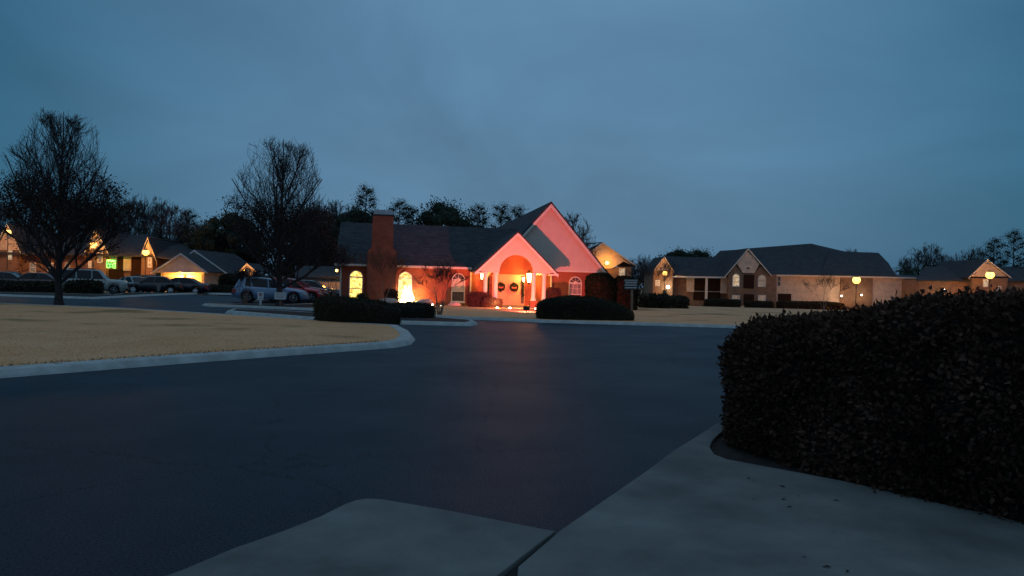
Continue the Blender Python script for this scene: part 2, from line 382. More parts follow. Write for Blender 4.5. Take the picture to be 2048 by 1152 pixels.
# foreground-left lawn wedge
nl = G((-700,815),(0,757),(200,741),(400,725),(600,710),(740,700),(790,696))
tip = G((822,690),(832,680),(822,668),(800,657))
top = G((720,652),(620,645),(500,637),(244,621),(0,611),(-700,592))
left_poly = nl + tip + top
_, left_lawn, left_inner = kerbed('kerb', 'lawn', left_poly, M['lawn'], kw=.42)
# median island
med = G((449,627),(617,641),(803,649),(940,652.5)) + [(gp(957,650)[0], gp(957,650)[1]+.25)] + [(gp(948,646)[0], gp(948,646)[1]+.2), (gp(880,641)[0], gp(880,641)[1]+.4)] + G((700,634),(560,626),(462,622))
kerbed('kerb', 'planting_bed', med, M['mulch'], kw=.28)
# club lot: front kerb line and the narrow strip running left in front of the parked cars
front = G((421,613.5),(500,616),(617,621),(760,630),(880,637),(1000,641.5),(1080,645.5),(1300,651.5),(1480,657))
k0 = (60, 31.0)
club_poly = front + [k0, (60, 61.9), (-9.2, 61.9), (-12.1, 54), (-12.2, 49.5), (-11.9, 46), (-12.6, 43.2), (-14.6, 42.4), (-15.9, 41.8), (-16.3, 41)]
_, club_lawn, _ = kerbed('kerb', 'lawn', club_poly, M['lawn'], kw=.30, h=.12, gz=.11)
# rest of the club lot beyond the flat part
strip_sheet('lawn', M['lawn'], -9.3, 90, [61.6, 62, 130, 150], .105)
strip_sheet('lawn', M['field'], -120, 160, [92, 130, 170], .02)
# mulch strip of the club lot (left nose)
mb = MB(); q = [(-15.9,41.1)] + [(x, y+.42) for x, y in G((500,616),(600,620.5))] + [(-9.4,40.4),(-9.0,44),(-11.4,45.5),(-12.3,42.9),(-14.6,42.0)]
mb.add([(x,y,.116) for x,y in q], [tuple(range(len(q)))]); o = mb.build('planting_bed', M['mulch']); T(o, kind='structure')
if o.data.polygons[0].normal.z < 0: o.data.flip_normals()
# far-left kerb and strip in front of the parking lot
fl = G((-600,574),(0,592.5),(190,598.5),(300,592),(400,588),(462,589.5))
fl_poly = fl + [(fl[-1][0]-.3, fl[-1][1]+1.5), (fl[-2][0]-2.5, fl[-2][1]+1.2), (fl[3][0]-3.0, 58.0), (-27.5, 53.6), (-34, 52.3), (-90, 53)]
kerbed('kerb', 'verge', fl_poly, mat('shaded_verge', (.030,.021,.012), .95, var=.5, vscale=3, bump=.8, bscale=30), kw=.25, h=.12, gz=.11)  # grass verge; the shade lying on it is put into the dark colour

# foreground concrete
CZ = .045
def flat(name, pts, z0, z1, m, bevel=0):
    mb = MB(); mb.plan(pts, z0, z1); o = mb.build(name, m, bevel=bevel); T(o, kind='structure'); return o
slabL = G((300,1180),(370,1153),(470,1110),(560,1078),(640,1046),(690,1020),(712,1012),(735,1009),(765,1010.5),(900,1034),(1110,1076),(1070,1107),(1012,1153),(900,1240),(560,1400),(-200,1400))
flat('pavement', slabL, -.02, CZ, M['concrete'], .008)
road_edge = G((1120,1078),(1200,1021),(1290,957),(1345,914),(1395,882),(1432,857),(1447,849),(1470,836))
bed_edge = G((1480,852),(1462,862),(1440,876),(1424,892),(1419,905),(1428,920),(1455,931),(1560,951),(1700,978),(1850,1014),(2048,1061),(2500,1175))
walk = road_edge + bed_edge + G((2500,2600),(900,2600),(1036,1153))
flat('pavement', walk, -.02, CZ+.012, M['concrete'], .008)
jj = G((1108,1079),(1122,1081),(1040,1153),(900,1300),(880,1290),(1006,1153))
flat('joint', jj, -.02, .012, M['dirt'])
bed = [gp(1470,836)] + bed_edge + [(9,2.6),(9,14),(4.6,14)]
flat('planting_bed', [(x,y) for x,y in bed], -.02, .02, M['mulch'])
# kerb piece where the road edge runs on behind the hedge
ke = G((1432,856),(1447,848)); kx = [ke[1], (3.3,10.6), (5.0,14.2), (12,24), (12.5,23.8),(5.6,14.0),(3.75,10.5), gp(1478,851)]
flat('kerb', kx, -.02, .11, M['kerb'], .02)
bd = [(3.75,10.5),(5.6,14),(12.5,23.8),(40,27),(40,-10),(9,2.6),(9,14)]
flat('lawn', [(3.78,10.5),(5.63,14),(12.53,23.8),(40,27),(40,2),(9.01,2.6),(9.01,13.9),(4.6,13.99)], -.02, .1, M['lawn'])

# ------------------------------------------------------------------ grass fringes (grass nobody could count)
def tufts(name, pts, h, w, m, n_each=3, z=.12, jit=.1):
    mb = MB()
    for (x, y) in pts:
        for _ in range(n_each):
            a = random.uniform(0, math.pi*2); px = x+random.gauss(0,jit); py = y+random.gauss(0,jit); hh = h*random.uniform(.4,1.2)
            dx, dy = math.cos(a)*w, math.sin(a)*w; lx, ly = random.gauss(0,h*.5), random.gauss(0,h*.5)
            mb.add([(px-dx,py-dy,z-.005),(px+dx,py+dy,z-.005),(px+lx,py+ly,z+hh)], [(0,1,2)])
    o = mb.build(name, m, fix=False); return o
def along(a, b, step):
    a = Vector(a); b = Vector(b); n = max(1, int((b-a).length/step)); return [tuple(a.lerp(b, i/n)) for i in range(n)]
fr = []
for i in range(0, 6):
    fr += along(left_inner[i], left_inner[i+1], .035)
fr = [(x+random.uniform(-.02,.02), y+abs(random.gauss(0,.12))) for x,y in fr]
T(tufts('grass', fr, .042, .007, M['edge_grass'], 4, jit=.09), 'dark green uncut grass fringe along the inner edge of the near kerb', 'grass', kind='stuff')
pts = []
import itertools
def inside(p, poly):
    x, y = p; c = False; n = len(poly); j = n-1
    for i in range(n):
        if (poly[i][1] > y) != (poly[j][1] > y) and x < (poly[j][0]-poly[i][0])*(y-poly[i][1])/(poly[j][1]-poly[i][1])+poly[i][0]: c = not c
        j = i
    return c
while len(pts) < 9000:
    y = random.uniform(10.5, 32); x = random.uniform(-.72*y, 0)
    if y > 20 and random.random() < .35: continue
    if inside((x,y), left_inner): pts.append((x,y))
T(tufts('grass', pts, .022, .007, M['straw_grass'], 2, jit=.08), 'short straw coloured winter grass on the near left lawn', 'grass', kind='stuff')

# contraction joints of the near kerb
for (ia, t_) in ((1,.62),(3,.12),(4,.1),(5,.3)):
    p = Vector(left_poly[ia]).lerp(Vector(left_poly[ia+1]), t_); e_ = (Vector(left_poly[ia+1])-Vector(left_poly[ia])).normalized(); n_ = Vector((-e_.y, e_.x))
    mb = MB(); a = p+n_*.16; b_ = p+n_*.43+e_*.05; w_ = e_*.007; mb.plan([tuple(a-w_),tuple(a+w_),tuple(b_+w_),tuple(b_-w_)], .10, .1315); T(mb.build('kerb_joint', M['dirt']), kind='structure')
# leaf litter on the walk
mb = MB()
for x, y in ((1508,962),(1497,957),(1530,978),(1565,974),(1568,1000),(1597,993),(1673,1002),(1508,1000),(1668,1066),(1610,1116),(1655,1135),(1695,1144),(1580,1015)):
    p = gp(x, y, CZ+.012); a = random.uniform(0, 6.3); s = random.uniform(.012,.03); z = CZ+.016
    c, sn = math.cos(a), math.sin(a)
    mb.add([(p[0]-c*s,p[1]-sn*s,z),(p[0]+sn*s*.4,p[1]-c*s*.4,z+.008),(p[0]+c*s*1.3,p[1]+sn*s*1.3,z),(p[0]-sn*s*.4,p[1]+c*s*.4,z+.006)], [(0,1,2,3)])
T(mb.build('leaf_litter', M['deadleaf'], fix=False), 'scattered small dead leaves on the concrete walk beside the big hedge', 'leaves', kind='stuff')

# ------------------------------------------------------------------ hedges and shrubs
def leaves_on(mb, tris, dens, size, depth=.03, mi=0):
    """scatter bent leaf faces over triangles"""
    mb.m = mi
    for (a, b, c) in tris:
        n = (b-a).cross(c-a); ar = n.length/2
        if ar < 1e-6: continue
        n.normalize(); k = dens*ar; k = int(k) + (random.random() < k-int(k))
        for _ in range(k):
            u, v = random.random(), random.random()
            if u+v > 1: u, v = 1-u, 1-v
            p = a + (b-a)*u + (c-a)*v + n*random.gauss(0, depth)
            d = (n*.7 + Vector((random.gauss(0,.7), random.gauss(0,.7), random.gauss(0,.7)))).normalized()
            t = d.cross(Vector((random.gauss(0,1), random.gauss(0,1), random.gauss(0,1))))
            if t.length < .05: continue
            t.normalize(); w = d.cross(t); s = size*random.uniform(.6,1.3)
            mb.add([p - t*s*.3, p + d*s*.5 + w*s*.42, p + d*s*1.15 + n*s*.1, p + d*s*.5 - w*s*.42], [(0,1,2,3)])
def leaf_cloud(mb, pts, k, sp, size, rnd):
    for p in pts:
        for _ in range(k):
            q = p + Vector((rnd.gauss(0,sp), rnd.gauss(0,sp), rnd.gauss(0,sp*.8)))
            d = Vector((rnd.gauss(0,1), rnd.gauss(0,1), rnd.gauss(0,1))).normalized(); t = d.orthogonal().normalized(); w = d.cross(t); s = size*rnd.uniform(.6,1.3)
            mb.add([q-t*s, q+w*s*.5, q+t*s, q-w*s*.5], [(0,1,2,3)])
def hedge(name, foot, hf, label, cat='hedge', dens=700, size=.06, sh=.35, mats=None, group=None, wob=.05, parent=None, base=.0, depth=.03, wscale=1.2, shoots=0):
    """clipped hedge: footprint polygon, top height function hf(x,y), rounded shoulders of width sh"""
    pts = []
    n = len(foot)
    for i in range(n):
        a = Vector(foot[i]); b = Vector(foot[(i+1)%n]); k = max(1, int((b-a).length/.3))
        pts += [a.lerp(b, j/k) for j in range(k)]
    for _ in range(2): pts = [(pts[i-1]+pts[i]*2+pts[(i+1)%len(pts)])/4 for i in range(len(pts))]
    base_p = [tuple(p) for p in pts]; n = len(base_p)
    cx = sum(p[0] for p in base_p)/n; cy = sum(p[1] for p in base_p)/n
    levels = [(0,.06,0),(.12,.02,0),(.5,0,0),(.78,.0,0),(.9,.12*1,0),(.965,.4,0),(1,1,0)]
    rings = []
    for f, ins, _ in levels:
        rr = []
        for (x, y) in base_p:
            v = Vector((x-cx, y-cy)); L = v.length; s = min(ins*sh, L*.6) if L > 0 else 0
            q = Vector((x, y)) - v*(s/max(L,1e-3))
            z = base + f*hf(q.x, q.y)
            w = mnoise.noise(Vector((q.x*wscale, q.y*wscale, z*wscale+3.1)))*wob*2
            qq = q + v*(w/max(L,1e-3)); rr.append(Vector((qq.x, qq.y, z + (w*.7 if f > .8 else 0))))
        rings.append(rr)
    for f in (.6, .25):
        rr = []
        for p in rings[6]:
            q = Vector((cx + (p.x-cx)*f, cy + (p.y-cy)*f)); z = base + hf(q.x,q.y) + mnoise.noise(Vector((q.x*wscale,q.y*wscale,7)))*wob*1.3; rr.append(Vector((q.x,q.y,z)))
        rings.append(rr)
    c = Vector((cx, cy, base+hf(cx,cy)))
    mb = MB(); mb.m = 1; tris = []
    allv = [p for r_ in rings for p in r_] + [c]; fs = []
    for k in range(len(rings)-1):
        for i in range(n):
            j = (i+1)%n; fs.append((k*n+i, k*n+j, (k+1)*n+j, (k+1)*n+i))
    m_ = (len(rings)-1)*n
    for i in range(n): fs.append((m_+i, m_+(i+1)%n, len(allv)-1))
    ctr = Vector((cx, cy, base + .3))
    for f in fs:
        vs = [allv[i] for i in f]; ts = [(vs[0],vs[1],vs[2])] + ([(vs[0],vs[2],vs[3])] if len(vs) == 4 else [])
        for t in ts:
            nn = (t[1]-t[0]).cross(t[2]-t[0]); mid = (t[0]+t[1]+t[2])/3
            if nn.dot(mid-ctr) < 0: t = (t[0],t[2],t[1])
            tris.append(t)
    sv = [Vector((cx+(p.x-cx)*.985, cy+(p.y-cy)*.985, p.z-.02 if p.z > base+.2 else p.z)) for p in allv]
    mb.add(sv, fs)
    leaves_on(mb, tris, dens, size, depth)
    ups = [t for t in tris if (t[1]-t[0]).cross(t[2]-t[0]).normalized().z > .3 or random.random() < .25]
    for _ in range(shoots):
        t = random.choice(ups); p = (t[0]+t[1]+t[2])/3; nn = (t[1]-t[0]).cross(t[2]-t[0]).normalized()
        d = (nn*.6 + Vector((random.gauss(0,.35), random.gauss(0,.35), .8))).normalized(); L = random.uniform(.06,.17)
        mb.tube(p, p+d*L, .003, .002, 3, cap=False)
        for k_ in range(5): leaf_cloud(mb, [p+d*L*(.3+.17*k_)], 1, .012, .022, random)
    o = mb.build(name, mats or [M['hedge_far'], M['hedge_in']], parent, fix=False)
    if not parent: T(o, label, cat, group)
    return o
def oval(cx, cy, rx, ry, n=14, rot=0):
    return [(cx+rx*math.cos(t)*math.cos(rot)-ry*math.sin(t)*math.sin(rot), cy+rx*math.cos(t)*math.sin(rot)+ry*math.sin(t)*math.cos(rot)) for t in [2*math.pi*i/n for i in range(n)]]

# big near hedge on the right
def hnear(x, y):
    d = (x-2.3)*.83 - (y-8.3)*.56   # grows toward the camera's right
    s = min(1, max(0, (d+.1)/2.1)); return 1.15 + .26*s + .20*min(1, max(0, (d-1.5)/1.6))
near_foot = [(2.28,8.25),(2.30,7.50),(2.74,6.62),(3.38,5.50),(4.2,4.2),(7.2,3.6),(8.0,8.0),(6.6,11.0),(4.6,11.0),(3.3,9.9),(2.75,9.2)]
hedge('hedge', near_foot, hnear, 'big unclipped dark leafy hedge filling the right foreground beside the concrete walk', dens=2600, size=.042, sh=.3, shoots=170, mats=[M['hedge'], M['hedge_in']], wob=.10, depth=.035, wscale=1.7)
# clipped hedge on the end of the near left lawn
a = [gp(622,648), gp(700,653), gp(802,657)]
hf1 = [(a[0][0]+.0,a[0][1]+.15),(a[1][0],a[1][1]+.1),(a[2][0]-.1,a[2][1]+.15),(a[2][0]-.15,a[2][1]+1.2),(a[1][0]-.2,a[1][1]+2.0),(a[0][0]-.1,a[0][1]+1.8)]
xl, xr = a[0][0], a[2][0]
hedge('hedge', hf1, lambda x,y: .80 - .20*max(0,min(1,(x-xl-.9)/(xr-xl-.9)))**1.5, 'low clipped dark hedge on the tip of the near left lawn', dens=1100, size=.045, base=.1, wob=.05)
p = gp(826,642)
hedge('hedge', oval(p[0]-.2, p[1]+.9, 1.05, .8), lambda x,y: .55, 'small rounded shrub mound on the median behind the clipped hedge', cat='shrub', dens=1100, size=.045, base=.1, sh=.6)
# hedge mound in front of the red gable
a = [gp(1072,644), gp(1278,649)]
x0, x1 = a[0][0], a[1][0]
def hmound(x, y):
    t = (x-x0)/(x1-x0); return .42 + .52*math.sin(math.pi*min(1,max(0,t*.9+.12)))**.8 - .12*max(0,t-.55)
hedge('hedge', [(x0,a[0][1]+.55),(x0+.5,a[0][1]+.3),(x1-.3,a[1][1]+.75),(x1,a[1][1]+1.1),(x1-.2,a[1][1]+2.6),(x0+.9,a[0][1]+3.0),(x0+.1,a[0][1]+1.6)], hmound, 'wide dark hedge mound by the kerb below the red lit gable', dens=1000, size=.05, base=.1, sh=.7, wob=.07)

# ------------------------------------------------------------------ trees
def grow_tree(env, H, trunk_h, r0, seed, limbs=16, dens=(9,6,4), twig_r=.008, up=.10, sides=(7,5,3,3), spread=(.35,.95), lenk=1.0):
    """env(z)-> crown radius at height z; returns MB of trunk and MB of branches"""
    rnd = random.Random(seed); tb = MB(); cb = MB(); tips = []
    def ok(p): 
        e = env(p.z)*(1+.34*mnoise.noise(Vector((math.cos(math.atan2(p.y,p.x))*1.5, math.sin(math.atan2(p.y,p.x))*1.5, p.z*.9+seed)))); return e > 0 and math.hypot(p.x, p.y) < e*rnd.uniform(.88,1.12)
    def limb(p, d, L, r, lvl):
        n = 5 if lvl < 2 else 3; seg = L/n; rr = r; pts = [(p.copy(), r)]
        for i in range(n):
            d = (d + Vector((rnd.gauss(0,.13), rnd.gauss(0,.13), rnd.gauss(0,.08)+up))).normalized()
            q = p + d*seg; r2 = max(twig_r*.7, r*(1-(i+1)/n*.75))
            if not ok(q) and lvl > 0: break
            if not ok(q) and q.z > trunk_h+.5: break
            cb.tube(p, q, rr, r2, sides[min(lvl,3)], cap=False); p = q; rr = r2; pts.append((p.copy(), rr))
        if lvl >= 3: tips.append(p); return
        if lvl == 2 and p.z > .58*H and rnd.random() < .45: return
        k = dens[lvl]
        for i in range(k):
            t = rnd.uniform(.15, 1.0)*(len(pts)-1); a = int(min(t, len(pts)-1.001)) if len(pts) > 1 else 0
            if len(pts) < 2: return
            q = pts[a][0].lerp(pts[a+1][0], t-a)
            ax = Vector((rnd.gauss(0,1), rnd.gauss(0,1), rnd.gauss(0,.6))); ax = (ax - d*ax.dot(d)).normalized()
            dd = (d*.85 + ax*rnd.uniform(.4,.85)).normalized()
            limb(q, dd, L*rnd.uniform(.38,.6), max(twig_r, pts[a][1]*.5), lvl+1)
    # trunk with a central leader
    p = Vector((0,0,0)); r = r0; zs = [0, .15, trunk_h*.5, trunk_h, H*.35, H*.5, H*.68, H*.84, H*.97]
    lead = []
    off = Vector((0,0,0))
    for i in range(len(zs)-1):
        off += Vector((rnd.gauss(0,.03), rnd.gauss(0,.03), 0))*(H/9)
        q = Vector((off.x, off.y, zs[i+1])); r2 = r0*(1.25 if i == 0 else 1)*(1-zs[i+1]/H*.93)**1.1
        if i == 0: r = r0*1.5
        (tb if zs[i+1] <= trunk_h*1.01 else cb).tube(p, q, r, r2, 9, cap=(i == 0))
        lead.append((p.copy(), q.copy(), r, r2)); p = q; r = r2
    for i in range(limbs):
        z = trunk_h*.92 + (H*.80-trunk_h)*(i/limbs)**1.25
        for a, b, ra, rb in lead:
            if a.z <= z <= b.z+1e-6:
                t = (z-a.z)/(b.z-a.z); q = a.lerp(b, t); rl = (ra+(rb-ra)*t)*rnd.uniform(.38,.55); break
        az = i*2.4 + rnd.uniform(-.4,.4); f = i/limbs; inc = spread[1]*(1-f)+spread[0]*f
        d = Vector((math.cos(az)*math.sin(inc), math.sin(az)*math.sin(inc), math.cos(inc)))
        L = max(1.0, (H-z)*rnd.uniform(.62,.92)*lenk) * (1 if f < .8 else .8)
        limb(q, d, L, rl, 0)
    return tb, cb, tips
def pear(loc, H, Rc, seed, label, low):
    def env(z):
        t = (z-.95)/(H-.95)
        if t < 0: return .9
        return 0 if z > H*random.uniform(.93,1.0) else Rc*(min(1,(t/.10)+.55))*(1 if t < .40 else 1-(t-.40)/.60*.52)
    tb, cb, tips = grow_tree(env, H, 1.05, .17, seed, limbs=30, dens=(8,6,3), twig_r=.0085, spread=(.42,.98), up=.12, lenk=1.2)
    root = thing('bare_tree', label, 'tree', (*loc, 0), 0, 'bare ornamental pear trees')
    tb.build('trunk', M['bark'], root, smooth=True)
    rnd = random.Random(seed)
    lf = [p for p in tips if p.z < low and rnd.random() < .95*min(1, (low-p.z)/1.6+.12)]
    crown = cb.build('crown', M['twig'], root, fix=False)
    lb = MB(); leaf_cloud(lb, lf, 16, .20, .055, rnd); lb.build('dead_leaves', M['deadleaf'], root, fix=False)
    return root
p = gp(108,611); pear((p[0], p[1]+.4), 9.4, 2.95, 11, 'tall bare pear tree standing on the near left lawn, highest crown of all', 6.5)
p = gp(545,616); pear((p[0], p[1]+1.0), 9.2, 3.05, 23, 'bare pear tree behind the two small white signs, in front of the blue parked car', 5.6)
def myrtle(loc, H, Rc, seed, label, base=.1, tm=None):
    rnd = random.Random(seed); mb = MB(); tw = MB()
    def rec(p, d, L, r, lvl):
        n = 3
        for i in range(n):
            d2 = (d + Vector((rnd.gauss(0,.12), rnd.gauss(0,.12), .05))).normalized(); q = p + d2*L/n; rr = max(.006, r*(1-.2*(i+1)))
            (mb if lvl < 2 else tw).tube(p, q, r if i == 0 else rr*1.15, rr, 5 if lvl < 2 else 3, cap=False); p = q; d = d2
            if i > 0 and lvl < 3 and lvl > 0:
                ax = Vector((rnd.gauss(0,1), rnd.gauss(0,1), 0)).normalized(); rec(p, (d*.8+ax*.5).normalized(), L*.55, rr*.6, lvl+1)
        if lvl < 4:
            for _ in range(3 if lvl else 2):
                ax = Vector((rnd.gauss(0,1), rnd.gauss(0,1), 0)).normalized(); rec(p, (d*.85+ax*rnd.uniform(.25,.55)*(Rc/H*2.2)).normalized(), L*rnd.uniform(.55,.75), rr*.8, lvl+1)
    for i in range(5):
        a = i*1.26+rnd.random(); rec(Vector((.08*math.cos(a), .08*math.sin(a), 0)), Vector((.25*math.cos(a), .25*math.sin(a), 1)).normalized(), H*.42, .035, 0)
    root = thing('crape_myrtle', label, 'small tree', (*loc, base), 0, 'bare multi stemmed crape myrtles')
    mb.build('trunk', M['bark_pale'], root, smooth=True, fix=False); tw.build('crown', tm or M['twig'], root, fix=False)
    return root
p = at(872,640,33.5); myrtle((p.x, 35.2), 2.35, 1.7, 5, 'bare multi stem crape myrtle on the lawn left of the portico', tm=M['twig_red'])
p = at(762,600,45); myrtle((p.x, 45.5), 3.0, .9, 8, 'bare crape myrtle in front of the brick chimney', tm=M['twig_red'])
p = at(655,600,44); myrtle((p.x, 45.0), 3.3, 1.3, 9, 'bare crape myrtle at the left corner of the clubhouse')
p = at(495,600,42); myrtle((p.x, 41.6), 1.9, .9, 13, 'small pale bare bush tree behind the back bumper of the blue car')
p = at(1648,600,95); t = myrtle((p.x, 95), 4.2, 2.4, 15, 'young bare tree against the long cream wall left of the street lamp', base=tz(95)+.1)
p = at(1322,600,88); t = myrtle((p.x, 88), 4.9, 1.8, 17, 'bare tree in front of the narrow lamp lit gable', base=tz(88)+.1)
p = at(1290,600,80); t = myrtle((p.x, 80), 4.4, 2.6, 19, 'wide bare tree between the sign and the narrow lit gable', base=tz(80)+.1)

# background trees: prototypes then copies
def proto_bare(seed, H=12, Rc=4.2):
    def env(z):
        t = (z-1.5)/(H-1.5); return .5 if t < 0 else Rc*math.sin(math.pi*min(1,max(.12,t*.86+.12)))**.7
    tb, cb, tips = grow_tree(env, H, 2.6, .20, seed, limbs=15, dens=(7,5,2), twig_r=.022, spread=(.3,1.0), sides=(5,4,3,3))
    root = thing('bare_tree', 'bare winter tree in the dark wood behind the apartments', 'tree', (0,0,0))
    tb.build('trunk', M['bark'], root); cb.build('crown', M['twig'], root, fix=False); return root
def proto_pine(seed, H=16, low=.42):
    rnd = random.Random(seed); tb = MB(); lb = MB()
    tb.tube((0,0,0),(.1,.1,H*.97),.22,.05,7)
    k = 0; z = H*low
    while z < H:
        t = (z-H*low)/(H*(1-low)); L = 3.1*(1-t)**.55*rnd.uniform(.55,1.15)+.4; a = k*2.4+rnd.random(); k += 1
        d = Vector((math.cos(a), math.sin(a), .28)).normalized(); q = Vector((.05,.05,z)); e = q + d*L
        tb.tube(q, e, .06, .02, 4, cap=False)
        for i in range(3):
            c = q.lerp(e, .55+.2*i) + Vector((0,0,.12)); leaf_cloud(lb, [c], 80, .36+.16*rnd.random(), .10, rnd); lb.ball(c, .17, 5, 4)
        z += H*(1-low)/24*rnd.uniform(.7,1.3)
    root = thing('pine_tree', 'tall pine', 'tree', (0,0,0))
    tb.build('trunk', M['bark'], root, fix=False); lb.build('crown', M['pine'], root, fix=False); return root
def proto_ever(seed, H=9, Rc=3.6):
    rnd = random.Random(seed); tb = MB(); lb = MB(); tb.tube((0,0,0),(0,0,H*.6),.22,.1,7)
    for i in range(9):
        a = i*2.4; tb.tube((0,0,H*.3+i*.2),(math.cos(a)*Rc*.6,math.sin(a)*Rc*.6,H*.5+i*.25),.07,.02,4)
    cs = []
    for i in range(90):
        a = rnd.uniform(0,6.3); f = rnd.uniform(-1,1); rr = math.sqrt(1-f*f)*rnd.uniform(.6,1.0); cs.append(Vector((math.cos(a)*rr*Rc, math.sin(a)*rr*Rc, H*.58+f*H*.38)))
    leaf_cloud(lb, cs, 110, .48, .12, rnd)
    for c_ in cs[::2]: lb.ball(c_*1 - Vector((c_.x*.25, c_.y*.25, 0)), .62, 6, 4)
    root = thing('evergreen_tree', 'rounded evergreen', 'tree', (0,0,0))
    tb.build('trunk', M['bark'], root, fix=False); lb.build('crown', M['evergreen'], root, fix=False); return root
bare_p = [proto_bare(31), proto_bare(32, 13, 4.8), proto_bare(33, 11, 3.6)]; used = set()
def place(protos, i, px, ytop, Y, H0, label, group, yaw=None):
    pr = protos[i]
    o = pr if id(pr) not in used else copy_tree(pr)
    used.add(id(pr))
    tp = at(px, ytop, Y); b = tz(Y)-.1; s = max(.3, (tp.z-b)/H0)
    o.location = (tp.x, Y, b); o.scale = (s,s,s); o.rotation_euler = (0,0, random.uniform(0,6.28) if yaw is None else yaw)
    T(o, label, 'tree', group); return o
HB = [12, 13, 11]
rb = random.Random(3)
wood = [(205,400),(236,392),(262,388),(292,384),(322,390),(345,402),(372,430),(398,436),(424,432),(452,430),(-10,395),(30,400),(70,405),(150,396),(178,402)]
for k, (px, yt) in enumerate(wood):
    i = k % 3; place(bare_p, i, px, yt, rb.uniform(122,150), HB[i], 'bare winter tree in the wood above the left apartment roofs', 'bare trees behind the left apartments')
for k, (px, yt) in enumerate([(640,395),(668,392),(700,405),(620,400),(598,420),(655,410)]):
    i = (k+1) % 3; place(bare_p, i, px, yt, rb.uniform(100,125), HB[i], 'bare winter tree behind the left end of the clubhouse roof', 'bare trees behind the clubhouse')
place(bare_p, 2, 1142, 418, 92, 11, 'lone bare treetop rising behind the right slope of the red gable', None)
for k, (px, yt) in enumerate([(1290,505),(1262,512),(1308,520)]):
    place(bare_p, k, px, yt, 132+3*k, HB[k], 'bare tree between the lit far gable and the apartment block', 'bare trees right of the clubhouse')
for k, (px, yt) in enumerate([(1838,490),(1862,480),(1886,502),(1935,494),(1955,486),(1700,492),(1740,500),(1815,512)]):
    i = k % 3; place(bare_p, i, px, yt, 142+2*k, HB[i], 'bare tree on the skyline right of the apartment roof', 'bare trees on the right skyline')
pine_p = [proto_pine(41), proto_pine(42, 15, .5), proto_pine(43, 14, .35)]; HP = [16,15,14]
for k, (px, yt, i, lab) in enumerate([(732,378,0,'tall pine just above the chimney cap, the highest of the pines'),(800,408,1,'open topped pine just right of the chimney'),(826,418,2,'shorter pine second right of the chimney'),
        (958,417,1,'ragged pine right of the rounded evergreen'),(1003,413,0,'dark pine left of the big gable roof'),(1032,418,2,'pine half hidden by the big gable roof slope'),
        (2030,465,0,'dark pine at the right edge of the skyline'),(1990,480,2,'lower dark pine left of the rightmost pine'),(376,500-76,2,'dark evergreen top above the double garage')]):
    place(pine_p, i, px, yt, 104+3*k, HP[i], lab, 'pines on the skyline')
ev_p = [proto_ever(51), proto_ever(52, 8, 3.9)]; HE = [9, 8]
for k, (px, yt, i, lab) in enumerate([(889,407,0,'rounded dense evergreen tree centred above the clubhouse ridge'),(706,423,1,'low dark evergreen left of the chimney'),(1352,502,1,'left one of two small round treetops above the apartment ridge'),(1400,501,0,'right one of two small round treetops above the apartment ridge'),
        (455,430,1,'dark evergreen left of the pear tree behind the garages'),(480,445,0,'dark evergreen right behind the garages'),(600,440,1,'dark evergreen behind the parked cars')]):
    place(ev_p, i, px, yt, (112 if px < 1300 else 150)+2*k, HE[i], lab, 'evergreens on the skyline')
# low dark undergrowth that closes the wood
mb = MB(); rnd = random.Random(77)
for i in range(420):
    px = rnd.uniform(-60, 760); Y = rnd.uniform(124,134); c = at(px, rnd.uniform(478,560), Y); leaf_cloud(mb, [c], 26, 1.0, .34, rnd)
for i in range(160):
    px = rnd.uniform(1800, 2120); Y = rnd.uniform(134,142); c = at(px, rnd.uniform(535,590), Y); leaf_cloud(mb, [c], 26, 1.0, .34, rnd)
for i in range(60):
    px = rnd.uniform(1240, 1320); Y = rnd.uniform(134,142); c = at(px, rnd.uniform(545,600), Y); leaf_cloud(mb, [c], 26, 1.0, .34, rnd)
T(mb.build('undergrowth', M['evergreen'], fix=False), 'dark tangled undergrowth of the wood behind the apartment buildings', 'undergrowth', kind='stuff')

# ------------------------------------------------------------------ clubhouse (own axes: x along the front, y into the house)
CO = Vector((-11.003, 49.877, 0)); CA = R(9)
def CL(x, y, z):
    return Vector((CO.x + x*math.cos(CA) - y*math.sin(CA), CO.y + x*math.sin(CA) + y*math.cos(CA), z))
club = thing('clubhouse', 'brick clubhouse with chimney, arched windows and red lit gable over the entrance portico', 'house', CO, CA)
GX, GZ, GH, GS = 13.57, 7.1, 4.1, 1.14
mb = MB(); mb.box(0, 9.9, 0, 10, 0, 2.6); mb.box(9.77, 17.37, -.003, 26, 0, 2.57)
mb.prismx([(0,2.6),(10,2.6),(5,5.35)], 0, .1); mb.build('wall', M['brick'], club)
mb = MB(); mb.prism([(9.72,2.55),(17.42,2.55),(17.3,2.85),(13.57,6.95),(9.84,2.85)], -.075, -.002); mb.build('gable_siding', M['stucco'], club)
mb = MB()
mb.slab([(-.35,-.42,2.60),(9.55,-.42,2.60),(12.3,5,5.58),(-.35,5,5.58)], .09)
mb.slab([(-.35,10.4,2.62),(12,10.4,2.62),(12.3,5,5.583),(-.35,5,5.583)], .09)
mb.slab([(GX,-.36,GZ),(GX,27,GZ),(GX-GH,27,GZ-GH*GS),(GX-GH,-.36,GZ-GH*GS)], .1)
mb.slab([(GX,-.36,GZ),(GX,27,GZ),(GX+GH+.1,27,GZ-(GH+.1)*GS),(GX+GH+.1,-.36,GZ-(GH+.1)*GS)], .1)
PX0, PZ0, PH, PS = 10.88, 4.85, 2.6, .97
roof = mb.build('roof', M['shingle'], club)
